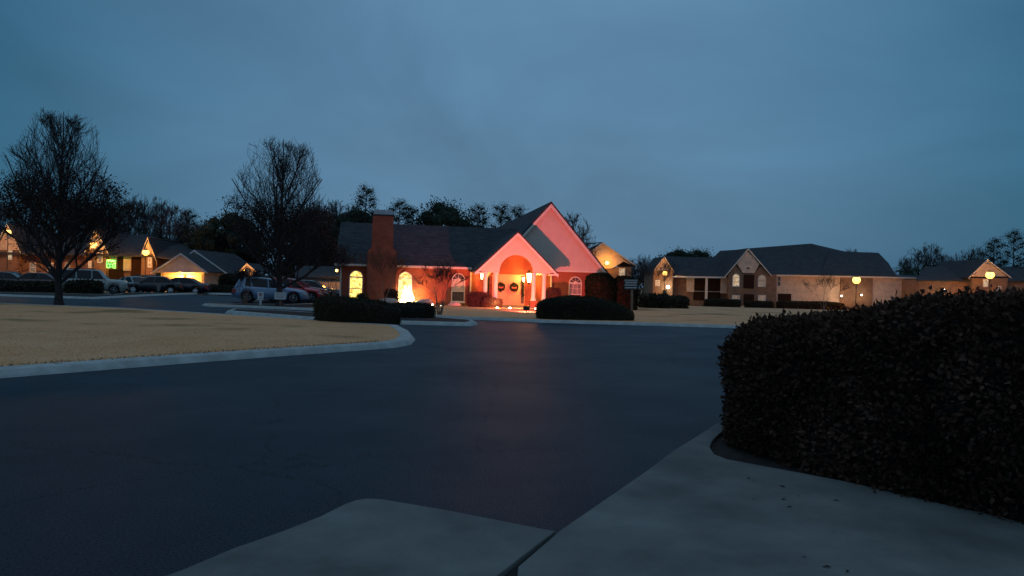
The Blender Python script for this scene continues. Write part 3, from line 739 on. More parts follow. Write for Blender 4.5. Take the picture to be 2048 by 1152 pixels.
def rake(mb, x0, z0, half, slope, y, w=.26, t=.05, drop=.1):
    for s in (-1, 1):
        a = (x0, z0-drop); b = (x0+s*half, z0-drop-half*slope)
        mb.prism([(a[0],a[1]),(b[0],b[1]),(b[0],b[1]-w),(a[0],a[1]-w)], y-t, y)
mb = MB(); rake(mb, GX, GZ, GH+.1, GS, -.30, .30)
mb.box(GX+GH-.55, GX+GH+.1, -.33, .2, GZ-GH*GS-.26, GZ-GH*GS-.10)
mb.box(9.72, 17.42, -.11, -.078, 2.47, 2.58)
mb.build('rake_board', M['trim'], club)
mb = MB(); mb.box(-.35, 1.66, -.50, -.40, 2.46, 2.58); mb.box(3.58, 8.4, -.50, -.40, 2.46, 2.58); mb.box(-.35, 8.4, -.42, -.003, 2.44, 2.47); mb.build('gutter', M['trim'], club)
for x in (.04, 8.38, 13.75): mb = MB(); mb.box(x-.045, x+.045, -.10, -.01, .12, 2.45); mb.build('downspout', M['trim'], club)
# chimney
mb = MB(); mb.prism([(1.70,0),(3.54,0),(3.54,3.42),(3.30,3.66),(3.27,5.68),(1.97,5.68),(1.94,3.66),(1.70,3.42)], -.75, .3)
ch = mb.build('chimney', M['brick'], club)
mb = MB(); mb.box(1.93, 3.31, -.79, .34, 5.69, 5.76); mb.build('crown_ledge', M['black'], ch)
mb = MB(); mb.prism([(2.0,5.77),(3.24,5.77),(3.16,6.06),(2.08,6.06)], -.72, .27); mb.build('chimney_cap', M['metal_cap'], ch)
# arched windows
def arc_outline(x, z0, zs, r, n=14):
    return [(x-r, z0)] + [(x - r*math.cos(math.pi*i/n), zs + r*math.sin(math.pi*i/n)) for i in range(n+1)] + [(x+r, z0)]
def arch_window(parent, x, y, z0, zs, r, pane_mat, upper=None, grid=False, fan=True, t=.06, name='window', fm=None, sash=None):
    fm = fm or M['white']
    o = arc_outline(x, z0, zs, r); i = arc_outline(x, z0+t, zs, r-t); n = len(o); mb = MB()
    vs = [(a, y-.07, b) for a, b in o] + [(a, y-.07, b) for a, b in i] + [(a, y-.004, b) for a, b in o] + [(a, y-.03, b) for a, b in i]
    fs = []
    for k in range(n):
        j = (k+1)%n; fs += [(k,j,j+n,k+n), (k,j,j+2*n,k+2*n), (k+n,j+n,j+3*n,k+3*n)]
    mb.add(vs, fs)
    mb.box(x-r+t, x+r-t, y-.065, y-.02, zs-.045, zs+.045)
    sz = sash if sash is not None else (z0+zs)/2
    mb.box(x-r+t, x+r-t, y-.06, y-.02, sz-.028, sz+.028)
    if grid:
        for gx in (-.33, .33): mb.box(x+gx*r-.012, x+gx*r+.012, y-.055, y-.02, sz, zs)
        mb.box(x-r+t, x+r-t, y-.055, y-.02, (sz+zs)/2-.012, (sz+zs)/2+.012)
    if fan:
        for a in (45, 90, 135):
            c, s = math.cos(R(a)), math.sin(R(a)); mb.tube((x+c*.12, y-.04, zs+s*.12), (x+c*(r-t), y-.04, zs+s*(r-t)), .012, n=4)
        mb.lathe((x, y-.05, zs+.02), [(.12, 0), (.12, .02)], 12, axis='y')
    mb.box(x-r-.05, x+r+.05, y-.11, y-.004, z0-.07, z0-.002)
    f = mb.build(name, fm, parent, fix=True)
    mb = MB(); mb.prism(arc_outline(x, z0+.01, zs, r-.02), y-.012, y-.004); mb.build('pane', pane_mat, f)
    if upper:
        mb = MB(); mb.box(x-r+t+.02, x+r-t-.02, y-.019, y-.013, sz, zs-.05); mb.build('shade', upper, f)
    return f
arch_window(club, 1.01, 0, .30, 1.74, .44, M['win_bright'], sash=.99, fan=False)
arch_window(club, 4.13, 0, .30, 1.74, .44, M['win_gold'], sash=.99, fan=False)
arch_window(club, 7.57, 0, .30, 1.74, .44, M['dim_room'], upper=M['shade'], sash=.99)
arch_window(club, 15.42, -.003, .30, 1.74, .44, M['dim_room'], upper=mat('net_curtain', (.30,.26,.27), .8, var=.3, vscale=5), grid=True, sash=.99)
# portico
mb = MB(); mb.box(8.75, 13.05, -3.55, -.2, .05, .17); mb.box(9.9, 11.8, -4.4, -3.56, .05, .14); mb.build('porch_floor', M['concrete'], club)
n = 18; r = 1.06; zs = 2.32
arch = [(PX0+r*math.cos(math.pi*i/n), zs+r*math.sin(math.pi*i/n)) for i in range(n+1)]
zb = 2.26
poly = [(PX0-2.2, zb+.02), (PX0-PH+.06, PZ0-PS*(PH-.06)-.14), (PX0, PZ0-.12), (PX0+PH-.06, PZ0-PS*(PH-.06)-.14), (PX0+2.2, zb+.02), (PX0+r, zb)] + arch + [(PX0-r, zb)]
mb = MB(); mb.prism(poly, -3.22, -3.02); mb.build('portico_front', M['stucco'], club)
mb = MB()
for s in (-1, 1):
    mb.slab([(PX0,-3.5,PZ0),(PX0,3.7,PZ0),(PX0+s*PH,3.7,PZ0-PH*PS),(PX0+s*PH,-3.5,PZ0-PH*PS)], .08)
mb.build('portico_roof', M['shingle'], club)
mb = MB(); rake(mb, PX0, PZ0, PH, PS, -3.44, .20, .05, .08)
for s in (-1,1): mb.box(PX0+s*2.35-.27, PX0+s*2.35+.27, -3.5, -3.0, 2.16, 2.25)
mb.build('portico_rake_board', M['trim'], club)
mb = MB()
for s in (-1, 1):
    mb.slab([(PX0,-3.02,PZ0-.16),(PX0,-.09,PZ0-.16),(PX0+s*2.3,-.14,PZ0-.16-2.3*PS),(PX0+s*2.3,-3.02,PZ0-.16-2.3*PS)], .03)
    mb.box(PX0+s*1.95-.12, PX0+s*1.95+.12, -3.0, -.1, 2.2, 2.5)
mb.build('porch_ceiling', M['stucco'], club)
for cx in (8.97, 9.62, 12.0, 12.66):
    mb = MB(); mb.lathe((cx,-3.12,0), [(.19,.56),(.19,.62),(.155,.66),(.13,.78),(.115,2.1),(.15,2.14),(.17,2.17),(.17,2.27)], 14)
    c = mb.build('column', M['white'], club, smooth=False)
mb = MB(); mb.box(8.76, 9.84, -3.34, -2.9, .1, .55); mb.build('pier', M['brick'], club)
mb = MB(); mb.box(11.80, 12.22, -3.34, -2.9, .1, .55); mb.build('pier', M['brick'], club)
mb = MB(); mb.box(12.46, 12.88, -3.34, -2.9, .1, .55); mb.build('pier', M['brick'], club)
mb = MB(); mb.prism([(8.65,2.2),(13.1,2.2),(PX0,4.5)], -.13, -.08); mb.build('porch_back_wall', M['brick'], club)
mb = MB(); mb.box(9.80, 11.98, -.10, -.005, .17, 2.19); fr_ = mb.build('door_frame', M['door'], club)
for k, x in enumerate((9.98, 10.84)):
    mb = MB(); mb.box(x, x+.83, -.145, -.101, .18, 2.05)
    for zz in ((.35,.85),(.98,1.88)): 
        mb.box(x+.12, x+.71, -.155, -.146, zz[0], zz[0]+.03); mb.box(x+.12, x+.71, -.155, -.146, zz[1]-.03, zz[1]); mb.box(x+.12, x+.15, -.155, -.146, zz[0]+.031, zz[1]-.031); mb.box(x+.68, x+.71, -.155, -.146, zz[0]+.031, zz[1]-.031)
    d = mb.build('door', M['door'], club)
    mb = MB(); hx = x+.76 if k == 0 else x+.07; mb.tube((hx,-.19,1.0),(hx,-.19,1.2),.015); mb.tube((hx,-.19,1.02),(hx,-.14,1.02),.01); mb.tube((hx,-.19,1.18),(hx,-.14,1.18),.01); mb.build('handle', M['chrome'], d)
mb = MB()
for x in (11.74,): mb.box(x, x+.2, -.115, -.101, .3, 2.05)
mb.build('sidelight', M['dim_room'], club)
mb = MB(); mb.box(9.42, 9.62, -.115, -.006, .3, 2.05); mb.build('sidelight', M['dim_room'], club)
# lanterns on the porch
def lantern(x, y, z, s=1.0, e=60):
    mb = MB(); mb.box(x-.03*s, x+.03*s, y+.10, -.005 if y > -1 else y+.2, z-.04, z+.04); mb.lathe((x,y,z), [(.02*s,.34*s),(.13*s,.24*s),(.14*s,.22*s)], 6); mb.lathe((x,y,z), [(.09*s,-.22*s),(.03*s,-.28*s),(.01*s,-.34*s)], 6)
    for q in range(4):
        a = math.pi/4+q*math.pi/2; mb.tube((x+.135*s*math.cos(a), y+.135*s*math.sin(a), z+.25*s), (x+.09*s*math.cos(a), y+.09*s*math.sin(a), z-.23*s), .010, n=4)
    mb.tube((x,y+.02,z+.30*s),(x,y+.18,z+.02),.02,n=5)
    l = mb.build('porch_lantern', M['black'], club)
    mb = MB(); mb.lathe((x,y,z), [(.08*s,-.21*s),(.125*s,.21*s)], 8); mb.build('glass', M['porch_globe'], l)
    point(CL(x, y-.24*s, z+.02), (1,.40,.06), e, .10, None, 'lantern_light')
lantern(9.08, -.30, 2.0, .8, 60)
lantern(12.18, -.55, 2.0, 1.4, 240)
lantern(11.86, -.22, 1.88, .7, 15)

def ctag(o, label, cat, group=None): return T(o, label, cat, group)
def wreath(x, z, label):
    root = thing('wreath', label, 'wreath', CL(x, -.22, z), CA, 'wreaths on the doors'); rnd = random.Random(int(x*100)); mb = MB()
    for i in range(520):
        a = rnd.uniform(0,6.283); rr = .235 + rnd.gauss(0,.035); c = Vector((rr*math.cos(a), rnd.gauss(0,.03), rr*math.sin(a))); leaf_cloud(mb, [c], 1, .01, .045, rnd)
    mb.lathe((0,0,0), [(.20,.02),(.27,.0),(.27,.03),(.20,.05)], 20, axis='y'); mb.build('greenery', M['evergreen'], root, fix=False)
    b = MB(); b.ball((0,-.05,-.06),.06,8,5); b.slab([(-.02,-.05,-.03),(-.16,-.06,.05),(-.15,-.06,-.10)],.02); b.slab([(.02,-.05,-.03),(.16,-.06,.05),(.15,-.06,-.10)],.02)
    b.build('bow', mat('red_bow', (.5,.10,.09), .5), root)
wreath(10.36, 1.36, 'dark round wreath with red bow on the left door')
wreath(11.25, 1.36, 'dark round wreath with red bow on the right door')
def garland(x, y, label):
    root = thing('garland', label, 'garland', CL(x, y, .75), CA, 'hanging garlands by the doors'); rnd = random.Random(int(x*10)); mb = MB()
    for i in range(260):
        t = rnd.random(); leaf_cloud(mb, [Vector((.04*math.sin(t*14), 0, 1.15*t))], 1, .05, .05, rnd)
    mb.tube((0,.03,0),(0,.03,1.2),.012); mb.build('greenery', M['evergreen'], root, fix=False)
garland(9.52, -.20, 'narrow dark garland hanging left of the doors between the columns')
garland(11.83, -.20, 'narrow dark garland hanging between the right door and the bright lantern')

# beds, rocks and shrubs in front of the clubhouse
def cshrub(cx, cy, rx, ry, h, label, m='hedge_far', name='shrub', cat='shrub', size=.055, dens=700, group=None):
    p = CL(cx, cy, 0); return hedge(name, oval(p.x, p.y, rx, ry, rot=CA), lambda x,y: h, label, cat, dens=dens, size=size, base=.08, sh=min(rx,ry)*.8, mats=[M[m], M['hedge_in']], wob=.08, group=group)
mb = MB(); mb.plan([(CL(a,b,0).x, CL(a,b,0).y) for a,b in ((-.2,-2.0),(8.6,-2.1),(8.6,-.02),(-.2,-.02))], .09, .122); T(mb.build('planting_bed', M['mulch']), kind='structure')
mb = MB(); mb.plan([(CL(a,b,0).x, CL(a,b,0).y) for a,b in ((13.2,-2.0),(18.6,-2.1),(18.6,-.02),(13.2,-.02))], .09, .122); T(mb.build('planting_bed', M['mulch']), kind='structure')
cshrub(8.55,-3.3,.75,.5,.95,'rounded shrub, its leaves coloured red for the floodlight, at the foot of the left portico columns','redlit_shrub')
cshrub(9.35,-4.0,.6,.4,.55,'low shrub, its leaves coloured red for the floodlight, before the brick pier of the left columns','redlit_shrub')
cshrub(3.35,-1.7,.45,.4,.95,'dark shrub between the chimney and the glowing middle window','redlit_shrub')
cshrub(1.45,-1.2,.38,.35,.62,'small dark shrub under the right half of the brightest window','hedge_far')
cshrub(13.4,-2.6,.55,.5,1.25,'tall narrow shrub at the right foot of the portico','redlit_shrub')
cshrub(16.45,-2.6,1.05,1.0,2.28,'big dark rounded evergreen shrub right of the gable window','dark_evergreen',dens=900,size=.07)
cshrub(18.05,-2.4,.92,1.0,2.12,'big dark evergreen shrub nearest behind the direction sign','dark_evergreen',dens=900,size=.07)
def rock(cx, cy, rx, ry, h, seed, label):
    p = CL(cx, cy, .1); mb = MB(); n = 14; m_ = 8; vs = []
    for k in range(m_+1):
        f = k/m_*math.pi/2
        for i in range(n):
            a = 2*math.pi*i/n; q = Vector((math.cos(a)*math.cos(f)**.6*rx, math.sin(a)*math.cos(f)**.6*ry, math.sin(f)*h))
            w = 1+.22*mnoise.noise(q*2.2+Vector((seed,0,0))); vs.append(q*w)
    fs = [(k*n+i, k*n+(i+1)%n, (k+1)*n+(i+1)%n, (k+1)*n+i) for k in range(m_) for i in range(n)]
    mb.add(vs, fs); o = mb.build('boulder', M['rock'], smooth=True); o.location = p; T(o, label, 'rock', 'pale rocks in the clubhouse bed')
rock(3.05,-2.3,.62,.4,.42,1,'long pale boulder at the foot of the brick chimney')
rock(7.2,-1.9,.45,.3,.24,2,'low pale rock under the shaded left window by the portico')
rock(5.35,-1.3,.65,.3,.36,5,'pale rock put in for a lit low hedge just right of the glowing middle window')  # pale rock stands in for a low hedge brightened by the floodlight

# path spotlights and floodlights
def spotlight(px, py, Y, label, s=.09, cat='ground light'):
    c = at(px, py, Y); root = thing('ground_spotlight', label, cat, (c.x, c.y, .1), 0, 'small ground lights around the clubhouse')
    mb = MB(); mb.tube((0,0,0),(0,0,max(.05,c.z-.1)),.015); mb.lathe((0,.0,c.z-.1), [(.03,.10),(s*.8,.06),(s,-.0)], 10, axis='y'); mb.build('housing', M['black'], root)
    mb = MB(); mb.lathe((0,-.012,c.z-.1), [(s*.92,.0),(s*.7,-.03),(.01,-.045)], 12, axis='y'); mb.build('lens', M['spot_lens'], root)
spotlight(710,609,47.8,'small ground light below the brightest window'); spotlight(865,609.5,48.6,'small ground light by the myrtle trunk',.06); spotlight(883,614,48.2,'round ground light left of the shaded window',.12)
spotlight(994.5,616.5,46.6,'ground light at the left edge of the porch step'); spotlight(1020,617.5,46.4,'ground light in front of the doors',.11); spotlight(1072,617,46.4,'ground light by the right brick pier')
for lx, e_ in ((9.5,75),(10.9,50),(12.3,30)): point(CL(lx,-4.6,.45), (1,.42,.14), e_, .08, None, 'ground_light')
# the red flood that throws the portico's shadow on the gable
fp = CL(10.15,-11.2,.30)
root = thing('floodlight', 'red floodlight low on the front lawn aimed at the portico', 'floodlight', (fp.x, fp.y, .11))
mb = MB(); mb.box(-.16,.16,-.07,.05,.12,.34); mb.tube((0,0,0),(0,0,.13),.02); mb.build('housing', M['black'], root)
mb = MB(); mb.box(-.14,.14,.052,.056,.14,.32); mb.build('lens', emat('red_lens', (1,.25,.15), 8), root)
RED = (1,.150,.125)
spot(CL(10.15,-11.05,.34), CL(12.6,0,3.6), RED, 5200, 88, .35, .03)
# warm flood near the middle window
root = thing('floodlight', 'warm yellow floodlight at the foot of the middle arched window', 'floodlight', CL(4.35,-1.25,.11), CA)
mb = MB(); mb.box(-.13,.13,-.05,.05,.05,.2); mb.build('housing', M['black'], root)
mb = MB(); mb.box(-.115,.115,.052,.056,.06,.19); mb.build('lens', M['bulb'], root)
point(CL(4.45,-.75,.42), (1,.42,.06), 620, .08, None, 'flood_light')
# made-up glowing shrub that stands in for the floodlight's glare
root = thing('glare_shrub', 'added glowing cone shrub standing in for floodlight glare before the middle arched window', 'glare shrub', CL(4.28,-.75,.1), CA)
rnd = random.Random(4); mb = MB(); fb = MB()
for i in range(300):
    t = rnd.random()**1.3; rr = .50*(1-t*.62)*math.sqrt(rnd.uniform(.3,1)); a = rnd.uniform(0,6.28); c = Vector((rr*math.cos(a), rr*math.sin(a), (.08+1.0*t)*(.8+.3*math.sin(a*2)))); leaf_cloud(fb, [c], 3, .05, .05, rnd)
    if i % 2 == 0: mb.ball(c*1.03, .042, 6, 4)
fb.tube((0,0,0),(0,0,1.0),.02); fb.build('foliage', M['evergreen'], root, fix=False); mb.build('light_cluster', emat('glare_bulb', (1,.80,.42), 30), root, fix=False)

# ------------------------------------------------------------------ far buildings
def PP(Y, pts): 
    out = []
    for px, py in pts:
        v = at(px, py, Y); out.append((v.x, v.z))
    return out
class Far:
    def __init__(s, name, label, cat, px, Y): 
        v = at(px, 590, Y); s.o = Vector((v.x, Y, tz(Y))); s.r = thing(name, label, cat, s.o)
    def face(s, name, m, pts, Y, t=.3, parent=None):
        mb = MB(); poly = [(x-s.o.x, z-s.o.z) for x, z in PP(Y, pts)]; mb.prism(poly, Y-s.o.y, Y-s.o.y+t); return mb.build(name, m, parent or s.r)
    def wall(s, m, x0, x1, yt, Y, d=8, name='wall', yt2=None):
        p = PP(Y, [(x0, yt), (x1, yt2 if yt2 is not None else yt)]); z0 = tz(Y)-.3-s.o.z; mb = MB()
        mb.prism([(p[0][0]-s.o.x, z0), (p[1][0]-s.o.x, z0), (p[1][0]-s.o.x, p[1][1]-s.o.z), (p[0][0]-s.o.x, p[0][1]-s.o.z)], Y-s.o.y, Y-s.o.y+d); return mb.build(name, m, s.r)
    def roof(s, pts, t=.15, m='shingle', name='roof'):
        mb = MB(); q = [at(px, py, Y)-s.o for px, py, Y in pts]
        n = len(q); lo = [p - Vector((0,0,t)) for p in q]
        mb.add(q+lo, [tuple(range(n)), tuple(range(2*n-1,n-1,-1))] + [(i,(i+1)%n,(i+1)%n+n,i+n) for i in range(n)]); return mb.build(name, M[m], s.r)
    def gable_roof(s, L, P, Rr, Y, depth=7, over=.25):
        """two slopes behind a front gable outline L-P-R (pixels)"""
        a, p, b = [at(x, y, Y-over)-s.o for x, y in (L, P, Rr)]; mb = MB()
        for e in (a, b):
            q = [p, p+Vector((0,depth,0)), e+Vector((0,depth,0)), e]; mb.slab(q, .14)
        o = mb.build('roof', M['shingle'], s.r)
        mb = MB()
        for e in (a, b):
            d = Vector((0,0,-.18)); u = Vector((0,-.06,0)); c = Vector((0,0,-.02)); mb.add([p+c+u,e+c+u,e+d+c+u,p+d*1.3+c+u,p+c,e+c,e+d+c,p+d*1.3+c],[(0,1,2,3),(7,6,5,4),(0,4,5,1),(1,5,6,2),(2,6,7,3),(3,7,4,0)])
        mb.build('rake_board', M['trim'], s.r); return o
    def window(s, x0, x1, y0, y1, Y, m, arch=False, fm=None):
        a = PP(Y, [(x0, y0), (x1, y1)]); xa, z1 = a[0][0]-s.o.x, a[0][1]-s.o.z; xb, z0 = a[1][0]-s.o.x, a[1][1]-s.o.z; y = Y-s.o.y; r = (xb-xa)/2
        if arch: return arch_window(s.r, (xa+xb)/2, y, z0, z1-r, r, m, t=.10, fan=False)
        mb = MB(); t = .09
        mb.box(xa, xb, y-.06, y-.004, z0, z0+t); mb.box(xa, xb, y-.06, y-.004, z1-t, z1); mb.box(xa, xa+t, y-.06, y-.004, z0+t+.001, z1-t-.001); mb.box(xb-t, xb, y-.06, y-.004, z0+t+.001, z1-t-.001)
        zm = (z0+z1)/2; mb.box(xa+t, xb-t, y-.05, y-.02, zm-.03, zm+.03); f = mb.build('window', fm or M['white'], s.r)
        mb = MB(); mb.box(xa+t*.5, xb-t*.5, y-.014, y-.005, z0+.04, z1-.04); mb.build('pane', m, f); return f
    def block(s, name, m, x0, x1, y0, y1, Y, t=.1, parent=None):
        a = PP(Y, [(x0, y0), (x1, y1)]); mb = MB(); mb.box(a[0][0]-s.o.x, a[1][0]-s.o.x, Y-s.o.y, Y-s.o.y+t, a[1][1]-s.o.z, a[0][1]-s.o.z); return mb.build(name, m, parent or s.r)

# house behind the clubhouse, right
b = Far('apartment_house', 'tan gabled apartment house with a wall light, rising behind the right end of the clubhouse', 'house', 1210, 96)
b.wall(M['brick_tan'], 1150, 1263, 534, 96, 12)
b.face('gable_siding', M['siding'], [(1146,532),(1205,486),(1262,529),(1247,523),(1224,537),(1180,537)], 95.85, .14)
b.gable_roof((1138,536),(1205,484),(1274,531), 95.85, 14)
b.roof([(1172,486.5,97),(1206,484,97),(1206,484,103),(1168,488,103)], .1)
b.window(1238,1250,536,556,95.98,M['win_warm'])
b.window(1238,1250,572,590,95.98,M['win_warm'])

# big apartment block, right
c = Far('apartment_building', 'long two storey apartment block with dark hip roof and brick centre gable', 'apartment block', 1560, 118)
c.wall(M['brick_tan'], 1345, 1458, 552, 119.5, 9)
c.wall(M['siding'], 1553, 1682, 549, 118, 10, yt2=551.5)
c.wall(M['brick_tan'], 1682, 1746, 551.5, 117.7, 10, yt2=552.5)
c.wall(M['siding'], 1746, 1832, 552.5, 117.9, 9, yt2=554)
c.face('gable_wall', M['brick_tan'], [(1457,549),(1471,530),(1484,547),(1510,547),(1522,531),(1540,549),(1553,549),(1553,612),(1457,612)], 117.2, .6)
c.face('gable_siding', M['siding'], [(1474,527),(1497,499),(1519,528),(1509,546),(1486,546)], 117.1, .5)
c.gable_roof((1449,553),(1496.5,496),(1543,550), 117.1, 13)
c.roof([(1322,550,117.6),(1462,553,117.6),(1462,516,124),(1330,512.5,124)])
c.roof([(1395,548,119),(1560,548,119),(1510,497,129),(1440,501.5,129)], .2)
c.roof([(1535,548,117.3),(1730,551,117.3),(1690,503,128),(1622,487,131),(1498,496.5,131)], .2)
c.roof([(1640,550,117.35),(1796,552,117.35),(1788,544,119),(1777,526,123),(1757,505.5,127),(1660,502,127)], .2)
c.roof([(1740,552,117.3),(1835,554.5,117.3),(1826,551,121),(1760,549,121)], .1)
mb = MB(); 
for (xa, ya, xb, yb) in ((1345,552,1452,553.5),(1543,549,1834,554.5)):
    p, q = at(xa, ya, 117.25)-c.o, at(xb, yb, 117.25)-c.o; mb.add([p,q,q+Vector((0,0,-.22)),p+Vector((0,0,-.22)),p+Vector((0,.1,0)),q+Vector((0,.1,0)),q+Vector((0,.1,-.22)),p+Vector((0,.1,-.22))],[(0,1,2,3),(7,6,5,4),(0,4,5,1),(1,5,6,2),(2,6,7,3),(3,7,4,0)])
mb.build('fascia', M['trim'], c.r)
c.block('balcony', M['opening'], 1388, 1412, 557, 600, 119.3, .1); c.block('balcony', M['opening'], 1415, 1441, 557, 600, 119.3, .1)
c.block('balcony_post', M['trim'], 1411.5, 1414.5, 554, 604, 117.9, .2); c.block('balcony_rail', M['trim'], 1388, 1441, 582, 584, 117.8, .08)
for xx in range(1391, 1441, 3): 
    pass
c.block('wall_panel', M['siding'], 1374, 1388, 556, 584, 119.1, .2); c.block('wall_panel', M['siding'], 1442, 1457, 554, 587, 118.6, .3)
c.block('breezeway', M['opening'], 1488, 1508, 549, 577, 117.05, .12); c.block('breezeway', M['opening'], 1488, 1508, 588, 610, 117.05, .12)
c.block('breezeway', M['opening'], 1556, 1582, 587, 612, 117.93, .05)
c.window(1465,1479,547,573,117.2,M['win_warm'],True); c.window(1516,1531,550,573,117.2,M['win_dim'],True)
c.window(1464,1479,590,605,117.2,M['win_dim']); c.window(1516,1531,590,605,117.2,M['win_dim'])
c.window(1554.5,1562,552,573,117.98,M['dim_room'])
c.block('vent', M['black'], 1494, 1499, 535, 538, 117.0, .08)
# narrow lit wing left of the block
d = Far('apartment_wing', 'narrow lamp lit gabled wing at the left end of the long apartment block', 'house', 1327, 117)
d.wall(M['brick_tan'], 1307, 1346, 541, 117, 8); d.face('gable_siding', M['siding'], [(1308,541),(1329,515),(1345,541)], 116.9, .3)
d.gable_roof((1304,543),(1329,512.5),(1348,543), 116.9, 9)
d.window(1311,1319,560,572,116.98,M['win_warm']); d.window(1310,1317,588,600,116.98,M['win_warm'])
d.block('door', M['dark_glass'], 1326, 1333, 580, 601, 116.9, .08)
# far right gable building
e = Far('apartment_house', 'dark low apartment house with a bright street lamp before its gable, far right', 'house', 1978, 112)
e.wall(M['brick_tan'], 1838, 2120, 560, 113, 8); e.wall(M['brick_tan'], 1944, 2016, 556, 112, 8); e.face('gable_siding', M['siding'], [(1944,553),(1975,521),(2014,553),(1980,553)], 111.9, .3)
e.gable_roof((1937,555),(1975,518),(2022,554), 111.9, 12)
e.roof([(1832,560,112.5),(2130,562,112.5),(2130,533,121),(1850,533,121)])
e.window(1966,1976,558,574,111.98,M['win_warm']); e.window(1993,2002,572,583,111.98,M['win_dim'])

# left apartments
f = Far('apartment_building', 'lamp lit brick apartment building with narrow gables behind the parked cars on the left', 'apartment block', 230, 108)
f.wall(M['brick_tan'], -60, 314, 510, 109, 9)
f.wall(M['brick_tan'], 172, 213, 500, 108, 8, name='wall'); f.face('gable_siding', M['siding'], [(174,499),(191,461),(211,500)], 107.9, .3); f.gable_roof((169,503),(191,457),(217,507), 107.9, 10)
f.wall(M['brick_tan'], 283, 306, 508, 108, 8, name='wall'); f.face('gable_siding', M['siding'], [(284,508),(295,479),(305,508)], 107.9, .3); f.gable_roof((281,511),(295,474),(312,519), 107.9, 10)
f.wall(M['brick_tan'], -10, 38, 500, 108, 8, name='wall'); f.face('gable_siding', M['siding'], [(-10,500),(14,450),(38,500)], 107.9, .3); f.gable_roof((-14,503),(14,446),(42,505), 107.9, 10)
f.roof([(-80,505,107.5),(292,511,107.5),(292,470,117),(-80,461,117)], .2)
f.roof([(284,508,107.9),(425,530,107.9),(392,505,115),(372,490,118),(292,470,118)], .2)
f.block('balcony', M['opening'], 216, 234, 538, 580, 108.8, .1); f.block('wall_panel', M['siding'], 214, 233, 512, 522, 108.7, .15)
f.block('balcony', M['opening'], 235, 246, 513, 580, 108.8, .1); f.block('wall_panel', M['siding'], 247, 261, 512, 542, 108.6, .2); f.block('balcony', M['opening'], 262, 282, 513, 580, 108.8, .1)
f.window(196,205,500,525,107.98,M['win_dim'],True); f.window(296,303,515,535,107.98,M['win_warm']); f.window(177,183,522,536,107.98,M['win_warm']); f.window(16,25,495,520,107.98,M['win_warm'])
for xx, w in ((60,12),(95,12),(130,10)): f.window(xx, xx+w, 525, 545, 108.98, M['win_dim'])
# green string lights in the balcony
def curve_tube(mb, pts, r, n=5):
    for p, q in zip(pts, pts[1:]): mb.tube(p, q, r, n=n)
g = at(222,528,106.9); root = thing('light_cluster', 'bright green string lights bunched in a balcony between the two lit gables', 'string lights', g)
mb = MB(); w = .60; h = .52
for k in range(3): curve_tube(mb, [Vector((-w+2*w*i/10, .02*k, h-.09*k+.03*math.sin(i*2+k))) for i in range(11)], .045)
for cx, zz in ((-.36,.05),(.0,.08)): curve_tube(mb, [Vector((cx+.22*math.cos(t*.7), 0, zz-.28+.28*math.sin(t*.7)*(1 if cx else .8)+.05*math.sin(t*3))) for t in range(10)], .04)
curve_tube(mb, [Vector((.42,0,-.05)),Vector((.62,0,.25)),Vector((.60,0,-.55)),Vector((.25,0,-.52)),Vector((.48,0,-.30)),Vector((.30,0,.15))], .04)
curve_tube(mb, [Vector((-.62,0,.25)),Vector((-.6,0,-.5)),Vector((-.3,0,-.55)),Vector((-.1,0,-.45))], .035)
for sx in (-.62,-.36,.0,.42,.6): mb.tube((sx,0,h),(sx*.98,0,-.1),.012,n=4)
mb.build('bulbs', M['green'], root, fix=False)
point(g+Vector((0,-.5,0)), (.05,1,.12), 25, .2, None, 'string_light')

# garages
h = Far('garage', 'cream gabled garage with lit yellow wide door', 'garage', 358, 95)
h.wall(M['siding'], 308, 408, 542, 95, 8); h.face('gable_siding', M['siding'], [(306,545),(361,508),(410,545)], 93.9, 1.05); h.gable_roof((301,545),(361.5,505.5),(415,544), 93.8, 10)  # gable face built deep so it blocks the door light from its front
dd = h.block('garage_door', M['door'], 326, 404, 545, 580, 94.94, .08)
for i in range(1, 5): h.block('panel_joint', M['trim'], 327, 403, 545+i*7, 545.8+i*7, 94.92, .03, parent=dd)
h.block('door', M['dark_glass'], 311, 321, 545, 578, 94.9, .05)
k = Far('garage', 'grey gabled garage end behind the lit yellow garage door', 'garage', 420, 99)
k.wall(M['siding'], 350, 450, 545, 99, 8); k.face('gable_siding', M['siding'], [(340,545),(389,504),(449,545)], 98.95, .3); k.gable_roof((330,546),(388.5,499),(456,547), 98.9, 12)
k.roof([(388,500,100),(452,545,100),(530,549,108),(470,508,108)], .15)
k2 = Far('garage', 'low grey clapboard garage seen between the myrtle twigs left of the clubhouse corner', 'garage', 660, 76)
k2.wall(M['siding'], 600, 760, 552, 76, 8); k2.roof([(590,553,75.5),(770,557,75.5),(770,535,80),(590,531,80)], .15)
k3 = Far('shelter', 'small lamp lit gabled entry with a pale post behind the blue car', 'shelter', 497, 84)
k3.face('gable_siding', M['siding'], [(481,541),(494,530),(508,536),(508,546),(503,553)], 84, .3); k3.gable_roof((477,543),(494,526),(512,541), 84, 5); k3.block('post', M['trim'], 494.5, 499.5, 548, 582, 84.1, .25); k3.wall(M['brick_tan'], 470, 550, 551, 88, 4)

